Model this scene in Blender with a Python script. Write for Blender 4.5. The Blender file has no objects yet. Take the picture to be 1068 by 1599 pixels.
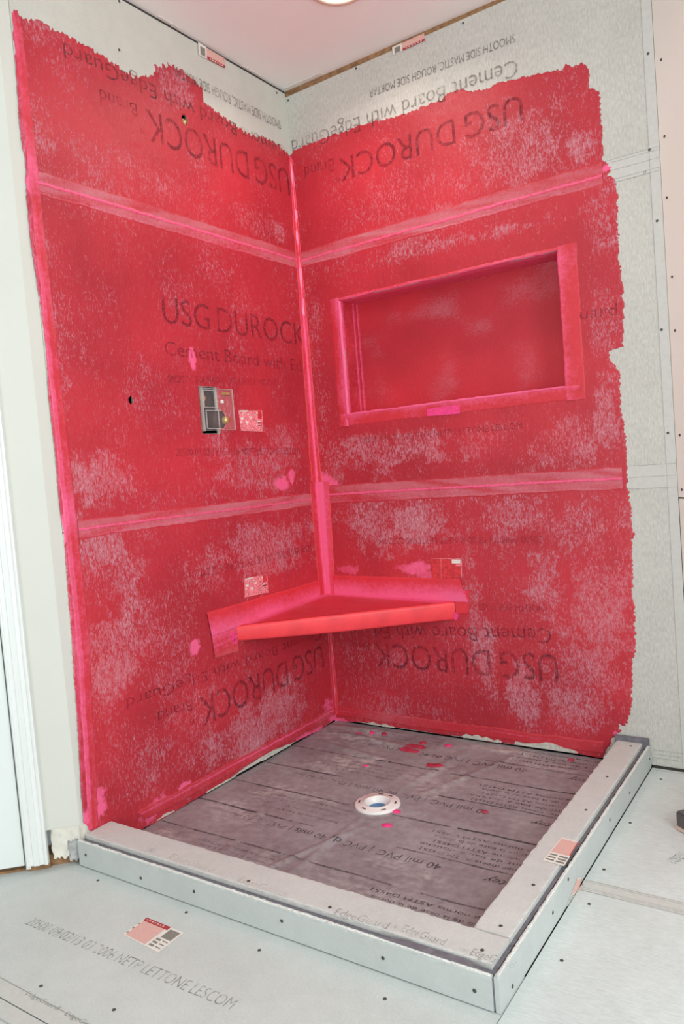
import bpy, bmesh, math, random
import numpy as np
from mathutils import Vector, Matrix

S = bpy.context.scene
COL = S.collection
random.seed(7)

# ---------------------------------------------------------------- camera
cam_d = bpy.data.cameras.new('camera')
cam_d.sensor_fit = 'VERTICAL'; cam_d.sensor_height = 36.0
cam_d.lens = 1195.4415 / 1599.0 * 36.0
cam_d.clip_start = 0.05
cam = bpy.data.objects.new('camera', cam_d); COL.objects.link(cam)
_r = Vector((0.82639271, 0.55738604, -0.07997432)); _u = Vector((0.03334651, 0.09333429, 0.99507624))
_f = Vector((-0.56210595, 0.82499061, -0.0585439))
cam.matrix_world = Matrix(((_r.x, _u.x, -_f.x, 1.76313981), (_r.y, _u.y, -_f.y, -2.43067637),
                           (_r.z, _u.z, -_f.z, 1.00624475), (0, 0, 0, 1)))
S.camera = cam

# ---------------------------------------------------------------- world, lights, exposure
S.view_settings.view_transform = 'Standard'; S.view_settings.look = 'None'
S.view_settings.gamma = 1.0; S.view_settings.use_curve_mapping = False
S.view_settings.exposure = 0.0
w = bpy.data.worlds.new('world'); S.world = w; w.use_nodes = True
w.node_tree.nodes['Background'].inputs[0].default_value = (0.90, 0.96, 1.0, 1)
w.node_tree.nodes['Background'].inputs[1].default_value = 0.66

def area(name, loc, target, sx, sy, power, color):
    d = bpy.data.lights.new(name, 'AREA'); d.shape = 'RECTANGLE'; d.size = sx; d.size_y = sy
    d.energy = power; d.color = color
    o = bpy.data.objects.new(name, d); COL.objects.link(o); o.location = loc
    o.rotation_euler = (Vector(target) - Vector(loc)).to_track_quat('-Z', 'Y').to_euler()
    return o
# daylight from a tall window on the right of the room, plus an added fill lamp behind the camera, aimed up at the ceiling
area('window_daylight', (3.3, -2.0, 1.6), (0.6, -0.5, 0.8), 1.3, 1.6, 50, (0.90, 0.96, 1.0))
area('ceiling_fill_light', (2.0, -4.4, 1.0), (0.6, -0.6, 2.45), 2.2, 1.2, 42, (1.0, 0.97, 0.93))
OUTLINE_L = [(1.1558, 2.2452),
 (1.1345, 2.2399),
 (1.1181, 2.2372),
 (1.0829, 2.2472),
 (1.0541, 2.2444),
 (1.0039, 2.2449),
 (0.9623, 2.2446),
 (0.8981, 2.2385),
 (0.842, 2.2332),
 (0.8076, 2.2261),
 (0.7647, 2.2216),
 (0.7293, 2.227),
 (0.7022, 2.2406),
 (0.6761, 2.2636),
 (0.6682, 2.2858),
 (0.6438, 2.2911),
 (0.6143, 2.3119),
 (0.5782, 2.3156),
 (0.5366, 2.3111),
 (0.5001, 2.3021),
 (0.4659, 2.2917),
 (0.4609, 2.2603),
 (0.4508, 2.2451),
 (0.4116, 2.2394),
 (0.365, 2.2334),
 (0.3178, 2.2205),
 (0.2511, 2.2149),
 (0.1982, 2.2177),
 (0.1424, 2.2301),
 (0.0869, 2.2259),
 (0.0496, 2.2181),
 (0.0084, 2.2038),
 (0, 2.2062),
 (0, 0.01),
 (0.1122, -0.0002),
 (0.3119, 0.0118),
 (0.4029, 0.0229),
 (0.4908, 0.0204),
 (0.5581, 0.0164),
 (0.6547, 0.0055),
 (0.7444, 0.0033),
 (0.8289, 0.0031),
 (0.9299, -0.0036),
 (0.985, 0.004),
 (1.1, 0.004),
 (1.17, 0.06),
 (1.1816, 0.089),
 (1.194, 0.1069),
 (1.1928, 0.1863),
 (1.1886, 0.2554),
 (1.1803, 0.4286),
 (1.1781, 0.5329),
 (1.174, 0.6017),
 (1.1696, 0.7743),
 (1.1652, 0.896),
 (1.1692, 0.9633),
 (1.1669, 1.1164),
 (1.1685, 1.2515),
 (1.1624, 1.386),
 (1.166, 1.5022),
 (1.1716, 1.584),
 (1.1752, 1.6654),
 (1.173, 1.7802),
 (1.1652, 1.8635),
 (1.1708, 1.8943),
 (1.1726, 1.9584),
 (1.1666, 2.0729)]
OUTLINE_R = [(0, 2.2063),
 (0.0229, 2.2187),
 (0.0689, 2.2218),
 (0.114, 2.2225),
 (0.1582, 2.2232),
 (0.23, 2.2222),
 (0.2719, 2.2185),
 (0.3136, 2.2214),
 (0.3676, 2.2181),
 (0.4199, 2.2105),
 (0.4712, 2.2031),
 (0.5219, 2.2021),
 (0.5841, 2.2035),
 (0.6446, 2.2048),
 (0.6644, 2.215),
 (0.7155, 2.2124),
 (0.7597, 2.1916),
 (0.815, 2.1832),
 (0.8376, 2.1916),
 (0.8911, 2.1853),
 (0.9535, 2.1757),
 (1.0142, 2.1664),
 (1.0498, 2.1616),
 (1.0624, 2.1724),
 (1.0926, 2.1561),
 (1.1084, 2.1618),
 (1.121, 2.148),
 (1.1299, 2.1375),
 (1.1304, 2.1149),
 (1.1263, 2.0788),
 (1.1537, 2.0604),
 (1.1555, 2.0281),
 (1.1567, 1.953),
 (1.155, 1.8598),
 (1.1655, 1.8455),
 (1.1796, 1.8303),
 (1.1677, 1.8186),
 (1.1634, 1.8104),
 (1.1852, 1.7988),
 (1.1876, 1.7757),
 (1.1933, 1.7461),
 (1.1881, 1.7193),
 (1.1856, 1.6446),
 (1.1851, 1.5691),
 (1.1863, 1.493),
 (1.1903, 1.4637),
 (1.1855, 1.3788),
 (1.1793, 1.3031),
 (1.1619, 1.2961),
 (1.1409, 1.2935),
 (1.1376, 1.2706),
 (1.1498, 1.2495),
 (1.1675, 1.2276),
 (1.1653, 1.1892),
 (1.1646, 1.1115),
 (1.1719, 1.0718),
 (1.1731, 0.9936),
 (1.1706, 0.9153),
 (1.1716, 0.8661),
 (1.1753, 0.797),
 (1.1777, 0.7376),
 (1.1827, 0.7257),
 (1.1726, 0.7139),
 (1.1722, 0.6384),
 (1.1666, 0.5385),
 (1.1682, 0.4984),
 (1.1665, 0.3977),
 (1.1667, 0.3675),
 (1.156, 0.3464),
 (1.1489, 0.2543),
 (1.1436, 0.1924),
 (1.1335, 0.1502),
 (1.1182, 0.1215),
 (1.1046, 0.1239),
 (1.1015, 0.1049),
 (1.1133, 0.1043),
 (1.0908, 0.091),
 (1.0821, 0.0773),
 (1.0416, 0.0042),
 (1.0111, 0.006),
 (0.959, 0.0068),
 (0.8956, 0.0171),
 (0.8297, 0.0188),
 (0.7534, 0.0305),
 (0.745, 0.0091),
 (0.6429, 0.004),
 (0.5657, 0.0214),
 (0.5447, 0.0092),
 (0.4678, 0.0061),
 (0.362, 0.0091),
 (0.2512, 0.0072),
 (0.1358, 0.0103),
 (0.0449, 0.0017),
 (0, 0.0)]
PATCH_L = [(1.0863, 2.2178, 0.051, 0.069, 0.5),
 (1.1263, 1.9567, 0.044, 0.102, 0.4),
 (0.6002, 2.2501, 0.089, 0.066, 0.9),
 (1.1426, 1.4885, 0.081, 0.203, 0.4),
 (1.1488, 1.3535, 0.056, 0.169, 0.6),
 (1.0226, 1.0192, 0.114, 0.072, 0.95),
 (0.3581, 1.0173, 0.202, 0.101, 0.75),
 (0.5737, 1.1017, 0.093, 0.105, 0.5),
 (1.0673, 0.8293, 0.099, 0.07, 0.95),
 (1.0544, 0.7553, 0.136, 0.106, 0.7),
 (1.0434, 0.571, 0.138, 0.125, 0.85),
 (1.0884, 0.4731, 0.065, 0.105, 0.6),
 (0.6233, 0.7162, 0.091, 0.083, 0.5),
 (0.3228, 0.7511, 0.228, 0.102, 0.85),
 (0.5441, 0.1225, 0.2, 0.106, 0.85),
 (0.3299, 0.1559, 0.13, 0.091, 0.8),
 (0.7685, 0.2612, 0.112, 0.079, 0.5),
 (0.1164, 1.8958, 0.064, 0.043, 1.1),
 (0.2393, 1.909, 0.113, 0.07, 0.4),
 (1.0128, 1.8197, 0.136, 0.071, 0.35),
 (0.8231, 1.9036, 0.157, 0.077, 0.3),
 (0.858, 1.223, 0.076, 0.114, 0.3),
 (1.0115, 2.1807, 0.112, 0.071, 0.35),
 (0.2026, 1.0926, 0.117, 0.094, 0.6),
 (1.005, 0.2237, 0.119, 0.091, 0.35),
 (0.8685, 0.5298, 0.13, 0.152, 0.35)]
PATCH_R = [(0.396, 1.9429, 0.151, 0.132, 0.35),
 (0.8766, 1.9793, 0.162, 0.118, 0.65),
 (1.0875, 1.9172, 0.042, 0.056, 0.85),
 (0.6374, 1.8167, 0.092, 0.042, 0.5),
 (0.481, 1.7226, 0.193, 0.061, 0.7),
 (0.8571, 1.7018, 0.185, 0.044, 0.75),
 (1.1214, 1.6789, 0.047, 0.114, 0.65),
 (0.2631, 1.0784, 0.149, 0.09, 1.0),
 (0.4775, 1.0721, 0.1, 0.079, 0.8),
 (0.7219, 1.073, 0.134, 0.075, 0.55),
 (0.981, 1.0192, 0.12, 0.082, 0.7),
 (1.117, 1.1166, 0.048, 0.118, 0.85),
 (0.4276, 0.7869, 0.128, 0.098, 1.05),
 (0.2661, 0.8032, 0.136, 0.121, 0.85),
 (0.7943, 0.8096, 0.173, 0.086, 0.55),
 (0.89, 0.5946, 0.064, 0.128, 0.85),
 (1.073, 0.5358, 0.088, 0.311, 0.85),
 (0.63, 0.478, 0.036, 0.183, 0.75),
 (0.7962, 0.1874, 0.056, 0.112, 0.95),
 (0.6647, 0.2988, 0.038, 0.16, 0.7),
 (0.9852, 0.2599, 0.122, 0.172, 0.75),
 (0.2721, 0.2443, 0.137, 0.099, 0.4),
 (1.0046, 0.7409, 0.12, 0.083, 0.6),
 (0.2859, 1.9257, 0.08, 0.067, 0.3),
 (0.0633, 1.4264, 0.044, 0.366, 0.3),
 (0.2589, 0.095, 0.165, 0.05, 0.3),
 (1.1043, 1.3928, 0.057, 0.116, 0.5),
 (0.0844, 1.0315, 0.059, 0.098, 0.6)]
PINK_L = [(1.152, 0.1245, 0.052, 0.026, 1),
 (1.1376, 0.1547, 0.021, 0.034, 0.8),
 (0.9547, 0.0404, 0.048, 0.026, 0.9),
 (0.9152, 0.0532, 0.03, 0.019, 0.7),
 (0.8213, 0.0632, 0.026, 0.01, 1),
 (0.6248, 1.3909, 0.015, 0.033, 0.9),
 (0.7325, 0.4773, 0.019, 0.024, 1.1),
 (0.2208, 0.9587, 0.038, 0.023, 0.9),
 (0.1596, 0.9836, 0.019, 0.024, 0.8),
 (-0.005, 0.987, 0.034, 0.125, 0.9),
 (0.0182, 0.0462, 0.061, 0.062, 0.8),
 (0.1951, 0.0029, 0.1, 0.019, 0.9),
 (0.4224, 0.0113, 0.069, 0.011, 0.7),
 (1.1513, 2.1108, 0.016, 0.101, 0.35),
 (1.1538, 1.8013, 0.019, 0.034, 0.9),
 (1.1536, 0.8929, 0.024, 0.042, 0.9),
 (1.1583, 0.5101, 0.016, 0.204, 0.5)]
PINK_R = [(0.4264, 0.6163, 0.073, 0.023, 0.8),
 (0.4512, 0.6001, 0.057, 0.023, 0.6),
 (0.5968, 0.0395, 0.054, 0.014, 0.7),
 (0.5879, -0.0784, 0.003, 0.002, 0.1),
 (0.1347, -0.0026, 0.117, 0.013, 0.8),
 (0.3603, 0.6228, 0.037, 0.014, 0.5),
 (0.1329, 0.6088, 0.058, 0.02, 0.5),
 (0.4756, 1.0495, 0.003, 0.002, 0.1),
 (0.0446, -0.001, 0.061, 0.016, 1),
 (0.0445, 0.9347, 0.048, 0.05, 0.9),
 (0.9957, 0.9261, 0.002, 0.002, 0),
 (1.091, 0.0931, 0.012, 0.01, 0.8),
 (1.1216, 1.1947, 0.008, 0.058, 0.2),
 (0.8248, 1.2427, 0.189, 0.017, 0.3),
 (1.1648, 1.8345, 0.015, 0.009, 1)]
TEXTS = [('USG DUROCK', 'L', (0.0, -0.0244, 2.1445),
 (0.0, -0.73, 2.1396),
 (0.0, -0.0339, 2.0467), 'faded'),
 ('Brand', 'L', (0.0, -0.765, 2.1392),
 (0.0, -0.9015, 2.136),
 (0.0, -0.7721, 2.1012), 'faded'),
 ('Cement Board with EdgeGuard', 'L', (0.0, -0.0324, 2.2302),
 (0.0, -1.0128, 2.2209),
 (0.0, -0.0385, 2.1858), 'mid'),
 ('SMOOTH SIDE MASTIC, ROUGH SIDE MORTAR', 'L', (0.0, -0.0474, 2.32),
 (0.0, -0.5917, 2.3185),
 (0.0, -0.048, 2.2869), 'ink'),
 ('USG DUROCK', 'L', (-0.0, -0.7381, 1.4926),
 (0.0, -0.0063, 1.4819),
 (0.0, -0.7405, 1.578), 'faded'),
 ('Cement Board with Ed', 'L', (0.0, -0.7425, 1.3943),
 (0.0, -0.0446, 1.3836),
 (0.0, -0.737, 1.4379), 'faded'),
 ('SMOOTH SIDE MASTIC, ROUGH SIDE MORTAR', 'L', (0.0, -0.7398, 1.3099),
 (0.0, -0.2056, 1.3205),
 (0.0, -0.7395, 1.3335), 'faded'),
 ('20500 09/02/13 03 2006 NETP LETTONE LESCOM', 'L', (0.0, -0.7362, 1.0818),
 (0.0, -0.1003, 1.0681),
 (0.0, -0.7359, 1.1057), 'faded'),
 ('20500 09/02/13 03 2006 NETP LETTONE LESCOM', 'L', (0.0, -0.0749, 0.7191),
 (-0.0, -0.6763, 0.716),
 (0.0, -0.0786, 0.6922), 'faded'),
 ('USG DUROCK', 'L', (0.0, -0.058, 0.324),
 (-0.0, -0.7337, 0.3123),
 (0.0, -0.0586, 0.2275), 'faded'),
 ('Brand', 'L', (0.0, -0.7639, 0.3193),
 (0.0, -0.9072, 0.3214),
 (0.0, -0.7657, 0.2829), 'faded'),
 ('Cement Board with EdgeGuard', 'L', (0.0, -0.0588, 0.38),
 (0.0, -1.0168, 0.3953),
 (0.0, -0.0549, 0.3461), 'faded'),
 ('USG DUROCK', 'R', (0.9191, 0.0, 2.1306),
 (0.2182, 0.0, 2.1295),
 (0.9175, 0.0, 2.0464), 'faded'),
 ('Brand', 'R', (0.1963, 0.0, 2.1403),
 (0.064, 0.0, 2.1451),
 (0.1889, 0.0, 2.0939), 'faded'),
 ('Cement Board with EdgeGuard', 'R', (0.912, 0.0, 2.241),
 (0.0146, 0.0, 2.2569),
 (0.9083, 0.0, 2.1874), 'mid'),
 ('SMOOTH SIDE MASTIC, ROUGH SIDE MORTAR', 'R', (0.909, 0.0, 2.3184),
 (0.3694, 0.0, 2.3259),
 (0.9071, 0.0, 2.2917), 'ink'),
 ('uard', 'R', (1.0577, 0.0, 1.4028),
 (1.1696, 0.0, 1.3968),
 (1.0581, 0.0, 1.4401), 'faded'),
 ('20500 09/02/13 03 2006 NETP LETTONE LESCOM', 'R', (0.2217, 0.0, 1.089),
 (0.8491, 0.0, 1.0847),
 (0.2208, 0.0, 1.1106), 'faded'),
 ('20500 09/02/13 03 2006 NETP LETTONE LESCOM', 'R', (0.8924, 0.0, 0.7283),
 (0.2624, 0.0, 0.731),
 (0.8908, -0.0, 0.705), 'faded'),
 ('SMOOTH SIDE MAST', 'R', (0.8946, 0.0, 0.5009),
 (0.6459, 0.0, 0.4967),
 (0.8931, 0.0, 0.4773), 'faded'),
 ('Cement Board with Ed', 'R', (0.9002, 0.0, 0.422),
 (0.2151, 0.0, 0.3982),
 (0.8925, -0.0, 0.37), 'faded'),
 ('USG DUROCK', 'R', (0.9161, 0.0, 0.3352),
 (0.2061, 0.0, 0.3309),
 (0.9078, 0.0, 0.2399), 'faded'),
 ('Brand', 'R', (0.1858, 0.0, 0.3296),
 (0.0979, 0.0, 0.3342),
 (0.183, 0.0, 0.2995), 'faded'),
 ('®', 'L', (0.0, -0.7409, 2.0716),
 (0.0, -0.7608, 2.0729),
 (0.0, -0.7429, 2.0558), 'faded'),
 ('®', 'R', (0.2179, 0.0, 2.0674),
 (0.1949, 0.0, 2.0668),
 (0.2161, 0.0, 2.0495), 'faded'),
 ('®', 'L', (0.0, -0.7579, 0.2557),
 (0.0, -0.7802, 0.2567),
 (0.0, -0.7572, 0.239), 'faded'),
 ('20500 09/02/13 03 2006 NETP LETTONE LESCOM', 'F', (0.1077, -1.4559, 0.0),
 (0.7402, -1.4414, 0.0),
 (0.0934, -1.4261, 0.0), 'light'),
 ('EdgeGuard', 'F', (0.3365, -1.6052, 0.0),
 (0.4366, -1.6036, 0.0),
 (0.3343, -1.5937, 0.0), 'light'),
 ('EdgeGuard', 'F', (0.4614, -1.6041, 0.0),
 (0.554, -1.602, 0.0),
 (0.4601, -1.5931, 0.0), 'light'),
 ('USG DUROCK', 'F', (1.3649, -0.4955, 0.0),
 (1.3409, -0.5538, 0.0),
 (1.3774, -0.5332, 0.0), 'light'),
 ('EdgeGuard', 'C', (0.9737, -1.1853, 0.0765),
 (1.0692, -1.1891, 0.0765),
 (0.9679, -1.1621, 0.0765), 'light'),
 ('EdgeGuard', 'C', (1.1258, -1.1903, 0.0765),
 (1.2109, -1.1915, 0.0765),
 (1.1225, -1.1685, 0.0765), 'light'),
 ('EdgeGuard', 'C', (0.8197, -1.199, 0.0765),
 (0.9453, -1.1925, 0.0765),
 (0.8151, -1.1755, 0.0765), 'light'),
 ('EdgeGuard', 'C', (0.5441, -1.1906, 0.0765),
 (0.6789, -1.1942, 0.0765),
 (0.5373, -1.1696, 0.0765), 'faint'),
 ('EdgeGuard', 'C', (0.312, -1.1867, 0.0765),
 (0.4607, -1.1878, 0.0765),
 (0.3016, -1.164, 0.0765), 'faint'),
 ('USG', 'C', (0.9501, -1.183, 0.0765),
 (0.9682, -1.1834, 0.0765),
 (0.9481, -1.1744, 0.0765), 'light'),
 ('USG', 'C', (1.1042, -1.1864, 0.0765),
 (1.1203, -1.1868, 0.0765),
 (1.1031, -1.1784, 0.0765), 'light'),
 ('USG', 'C', (0.2265, -1.1852, 0.0765),
 (0.2529, -1.1834, 0.0765),
 (0.2154, -1.1689, 0.0765), 'light')]
STICKERS = [('small barcode sticker on the left wall under the ceiling', 'L', [(0.0, -0.4682, 2.4369),
 (0.0, -0.3387, 2.4353),
 (0.0, -0.3431, 2.4015),
 (0.0, -0.4703, 2.3971)], 'bar_left'),
 ('small barcode sticker at the top of the back wall', 'R', [(0.4735, 0.0, 2.4334),
 (0.5985, 0.0, 2.4362),
 (0.5988, 0.0, 2.411),
 (0.4737, 0.0, 2.4075)], 'bar_left'),
 ('half painted pink sticker beside the valve opening', 'L', [(-0.0, -0.4282, 1.228),
 (0.0, -0.3016, 1.23),
 (0.0, -0.3046, 1.1546),
 (0.0, -0.4243, 1.1576)], 'pinked'),
 ('smeared white sticker above the left end of the bench', 'L', [(0.0, -0.4744, 0.6512),
 (0.0, -0.3509, 0.649),
 (-0.0, -0.3527, 0.5824),
 (0.0, -0.4795, 0.5877)], 'pinked'),
 ('red painted sticker above the right end of the bench', 'R', [(0.4766, 0.0, 0.6561),
 (0.5996, 0.0, 0.6539),
 (0.5943, 0.0, 0.5859),
 (0.4757, 0.0, 0.5818)], 'redded'),
 ('white and pink sticker on the floor in front of the curb', 'F', [(0.3548, -1.3044, 0.0),
 (0.4818, -1.3057, 0.0),
 (0.4821, -1.3834, 0.0),
 (0.359, -1.3754, 0.0)], 'floor'),
 ('white and pink sticker on the top of the right curb', 'C', [(1.1384, -0.6896, 0.0765),
 (1.1812, -0.6937, 0.0765),
 (1.1844, -0.8135, 0.0765),
 (1.1332, -0.8103, 0.0765)], 'curb'),
 ('torn sticker on the outer side of the right curb', 'CR', [(1.194, -0.7611, 0.0257),
 (1.194, -0.7252, 0.0091),
 (1.194, -0.7735, -0.0118),
 (1.194, -0.8447, 0.0022)], 'curb'),
 ('pink strip under the niche', 'R', [(0.5064, -0.0, 1.2051),
 (0.6324, 0.0, 1.2019),
 (0.6312, 0.0, 1.1559),
 (0.5053, 0.0, 1.1602)], 'strip')]
SCREWS = [('L', 0.8106, 2.2799),
 ('L', 0.7928, 2.4263),
 ('L', 0.0529, 2.4213),
 ('R', 0.7382, 2.4164),
 ('R', 0.3212, 2.4177),
 ('R', 0.0121, 2.4074),
 ('R', 1.2969, 2.1185),
 ('R', 1.2861, 1.8515),
 ('R', 1.2704, 1.7921),
 ('R', 1.2963, 1.646),
 ('R', 1.2942, 1.0294),
 ('R', 1.2922, 1.3324),
 ('CF', 0.0305, 0.0369),
 ('CF', 0.2441, 0.0257),
 ('CF', 0.4305, 0.0383),
 ('CF', 0.6951, 0.0395),
 ('CF', 0.9502, 0.0339),
 ('CF', 1.1459, 0.0316),
 ('F', 0.1096, -1.247),
 ('F', 0.427, -1.2459),
 ('F', 0.6746, -1.2755),
 ('F', 0.3438, -1.5737),
 ('F', 0.5385, -1.5478),
 ('F', 0.9868, -1.2787),
 ('F', 1.2415, -1.0222),
 ('F', 1.2342, -0.8098),
 ('F', 1.2243, -0.6548),
 ('F', 1.2376, -0.0842),
 ('F', 1.2229, -0.395),
 ('C', 1.1498, -0.9143),
 ('C', 1.1422, -0.3015),
 ('C', 1.1467, -0.0487),
 ('C', 1.1435, -1.0812),
 ('C', 1.1416, -1.1673),
 ('C', 1.1485, -0.5253),
 ('C', 0.5688, -1.1786),
 ('C', 0.7989, -1.1809),
 ('CR', -0.0254, 0.0345),
 ('CR', -0.2742, 0.0282),
 ('CR', -0.8211, 0.053),
 ('CR', -0.9282, 0.0345),
 ('CR', -1.1591, 0.0178),
 ('CR', -0.4795, 0.04)]
DRIPS = [(0.3541, -0.3432, 0.011, 'pink'),
 (0.2132, -0.0744, 0.014, 'pink'),
 (0.4219, -0.1683, 0.026, 'red'),
 (0.5683, -0.2538, 0.024, 'red'),
 (0.617, -0.5927, 0.019, 'pink'),
 (0.6357, -0.6789, 0.018, 'pink'),
 (0.849, -0.4931, 0.012, 'red'),
 (0.9563, -0.0467, 0.015, 'red'),
 (-0.0249, -0.3755, 0.018, 'pink'),
 (0.4297, -0.1263, 0.03, 'red'),
 (0.2634, -0.0692, 0.015, 'red'),
 (0.1688, -0.0989, 0.016, 'pink'),
 (0.5317, -0.0789, 0.018, 'pink'),
 (0.4334, -0.0851, 0.02, 'red'),
 (-0.1017, -0.5454, 0.01, 'pink')]
# ---------------------------------------------------------------- materials
def newmat(name):
    m = bpy.data.materials.new(name); m.use_nodes = True
    nt = m.node_tree
    return m, nt, nt.nodes, nt.links, nt.nodes['Principled BSDF']

def plain(name, col, rough=0.6, metal=0.0, noise=0.06, scale=30.0, bump=0.0, alpha=None, spec=0.3):
    m, nt, N, L, b = newmat(name)
    tc = N.new('ShaderNodeTexCoord'); n = N.new('ShaderNodeTexNoise')
    n.inputs['Scale'].default_value = scale; n.inputs['Detail'].default_value = 4
    L.new(tc.outputs['Object'], n.inputs['Vector'])
    mr = N.new('ShaderNodeMapRange'); mr.inputs['From Min'].default_value = 0.3; mr.inputs['From Max'].default_value = 0.7
    mr.inputs['To Min'].default_value = 1 - noise; mr.inputs['To Max'].default_value = 1 + noise
    L.new(n.outputs['Fac'], mr.inputs['Value'])
    mx = N.new('ShaderNodeVectorMath'); mx.operation = 'SCALE'
    mx.inputs[0].default_value = col
    L.new(mr.outputs['Result'], mx.inputs['Scale']); L.new(mx.outputs['Vector'], b.inputs['Base Color'])
    b.inputs['Roughness'].default_value = rough; b.inputs['Metallic'].default_value = metal
    b.inputs['Specular IOR Level'].default_value = spec
    if bump:
        bp = N.new('ShaderNodeBump'); bp.inputs['Strength'].default_value = bump; bp.inputs['Distance'].default_value = 0.002
        L.new(n.outputs['Fac'], bp.inputs['Height']); L.new(bp.outputs['Normal'], b.inputs['Normal'])
    if alpha is not None: b.inputs['Alpha'].default_value = alpha
    return m

def mapped(N, L, sx, sy, sz, rot=(0, 0, 0)):
    tc = N.new('ShaderNodeTexCoord'); mp = N.new('ShaderNodeMapping')
    mp.inputs['Scale'].default_value = (sx, sy, sz); mp.inputs['Rotation'].default_value = rot
    L.new(tc.outputs['Object'], mp.inputs['Vector'])
    return mp.outputs['Vector']

def noise(N, L, vec, scale, detail=3, rough=0.5):
    n = N.new('ShaderNodeTexNoise'); n.inputs['Scale'].default_value = scale
    n.inputs['Detail'].default_value = detail; n.inputs['Roughness'].default_value = rough
    L.new(vec, n.inputs['Vector']); return n.outputs['Fac']

def rng(N, L, v, a, b, c=0.0, d=1.0, smooth=False):
    m = N.new('ShaderNodeMapRange'); m.inputs['From Min'].default_value = a; m.inputs['From Max'].default_value = b
    m.inputs['To Min'].default_value = c; m.inputs['To Max'].default_value = d
    if smooth: m.interpolation_type = 'SMOOTHSTEP'
    L.new(v, m.inputs['Value']); return m.outputs['Result']

def math_(N, L, op, a, b=None, clamp=False):
    m = N.new('ShaderNodeMath'); m.operation = op; m.use_clamp = clamp
    for i, v in enumerate((a, b)):
        if v is None: continue
        if isinstance(v, (int, float)): m.inputs[i].default_value = v
        else: L.new(v, m.inputs[i])
    return m.outputs[0]

def mixc(N, L, f, a, b):
    m = N.new('ShaderNodeMix'); m.data_type = 'RGBA'
    if isinstance(f, float): m.inputs[0].default_value = f
    else: L.new(f, m.inputs[0])
    for i, v in ((6, a), (7, b)):
        if isinstance(v, tuple): m.inputs[i].default_value = (*v, 1)
        else: L.new(v, m.inputs[i])
    return m.outputs[2]

def attr(N, name):
    a = N.new('ShaderNodeAttribute'); a.attribute_name = name; return a.outputs['Fac']

RED = (0.535, 0.030, 0.048); RED_D = (0.415, 0.022, 0.036); MAUVE = (0.52, 0.175, 0.225)
PINK = (0.88, 0.125, 0.275); FRESH = (0.72, 0.040, 0.058); PALE = (0.62, 0.36, 0.40)

def paint_material(name, streak=(1, 1, 0.42), smooth=1.0):
    m, nt, N, L, b = newmat(name)
    v = mapped(N, L, *streak)
    fine = noise(N, L, v, 270, 3, 0.65); mid = noise(N, L, v, 85, 4, 0.6)
    tc = N.new('ShaderNodeTexCoord')
    big = noise(N, L, tc.outputs['Object'], 7, 4, 0.55); brush = noise(N, L, tc.outputs['Object'], 2.6, 3, 0.5)
    thin, pink, fresh = attr(N, 'thin'), attr(N, 'pink'), attr(N, 'fresh')
    # speckle where the coat is thin: board shows mauve between the rolled ridges
    t = math_(N, L, 'ADD', thin, math_(N, L, 'MULTIPLY', math_(N, L, 'SUBTRACT', big, 0.5), 1.1))
    s = math_(N, L, 'ADD', math_(N, L, 'MULTIPLY', math_(N, L, 'SUBTRACT', fine, 0.5), 3.4 * smooth), math_(N, L, 'MULTIPLY', math_(N, L, 'SUBTRACT', mid, 0.5), 1.3 * smooth))
    f = rng(N, L, math_(N, L, 'ADD', t, s), 0.42, 0.95)
    f = math_(N, L, 'MULTIPLY', f, 0.86, True)
    base = mixc(N, L, rng(N, L, brush, 0.35, 0.65), RED, RED_D)
    c = mixc(N, L, f, base, MAUVE)
    pale = rng(N, L, math_(N, L, 'ADD', t, s), 1.0, 1.55)
    c = mixc(N, L, math_(N, L, 'MULTIPLY', pale, 0.7), c, PALE)
    fr = math_(N, L, 'MULTIPLY', fresh, rng(N, L, big, 0.25, 0.5, 0.5, 1.0))
    c = mixc(N, L, fr, c, FRESH)
    pk = math_(N, L, 'ADD', pink, math_(N, L, 'MULTIPLY', math_(N, L, 'SUBTRACT', mid, 0.5), 0.8))
    pk = math_(N, L, 'MULTIPLY', rng(N, L, pk, 0.18, 0.85), rng(N, L, pink, 0.0, 0.12))
    c = mixc(N, L, pk, c, PINK)
    L.new(c, b.inputs['Base Color'])
    b.inputs['Roughness'].default_value = 0.42; b.inputs['Specular IOR Level'].default_value = 0.42
    L.new(rng(N, L, s, -0.6, 0.6, 0.36, 0.58), b.inputs['Roughness'])
    bp = N.new('ShaderNodeBump'); bp.inputs['Strength'].default_value = 0.5; bp.inputs['Distance'].default_value = 0.0018
    L.new(math_(N, L, 'ADD', fine, mid), bp.inputs['Height']); L.new(bp.outputs['Normal'], b.inputs['Normal'])
    return m

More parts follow.
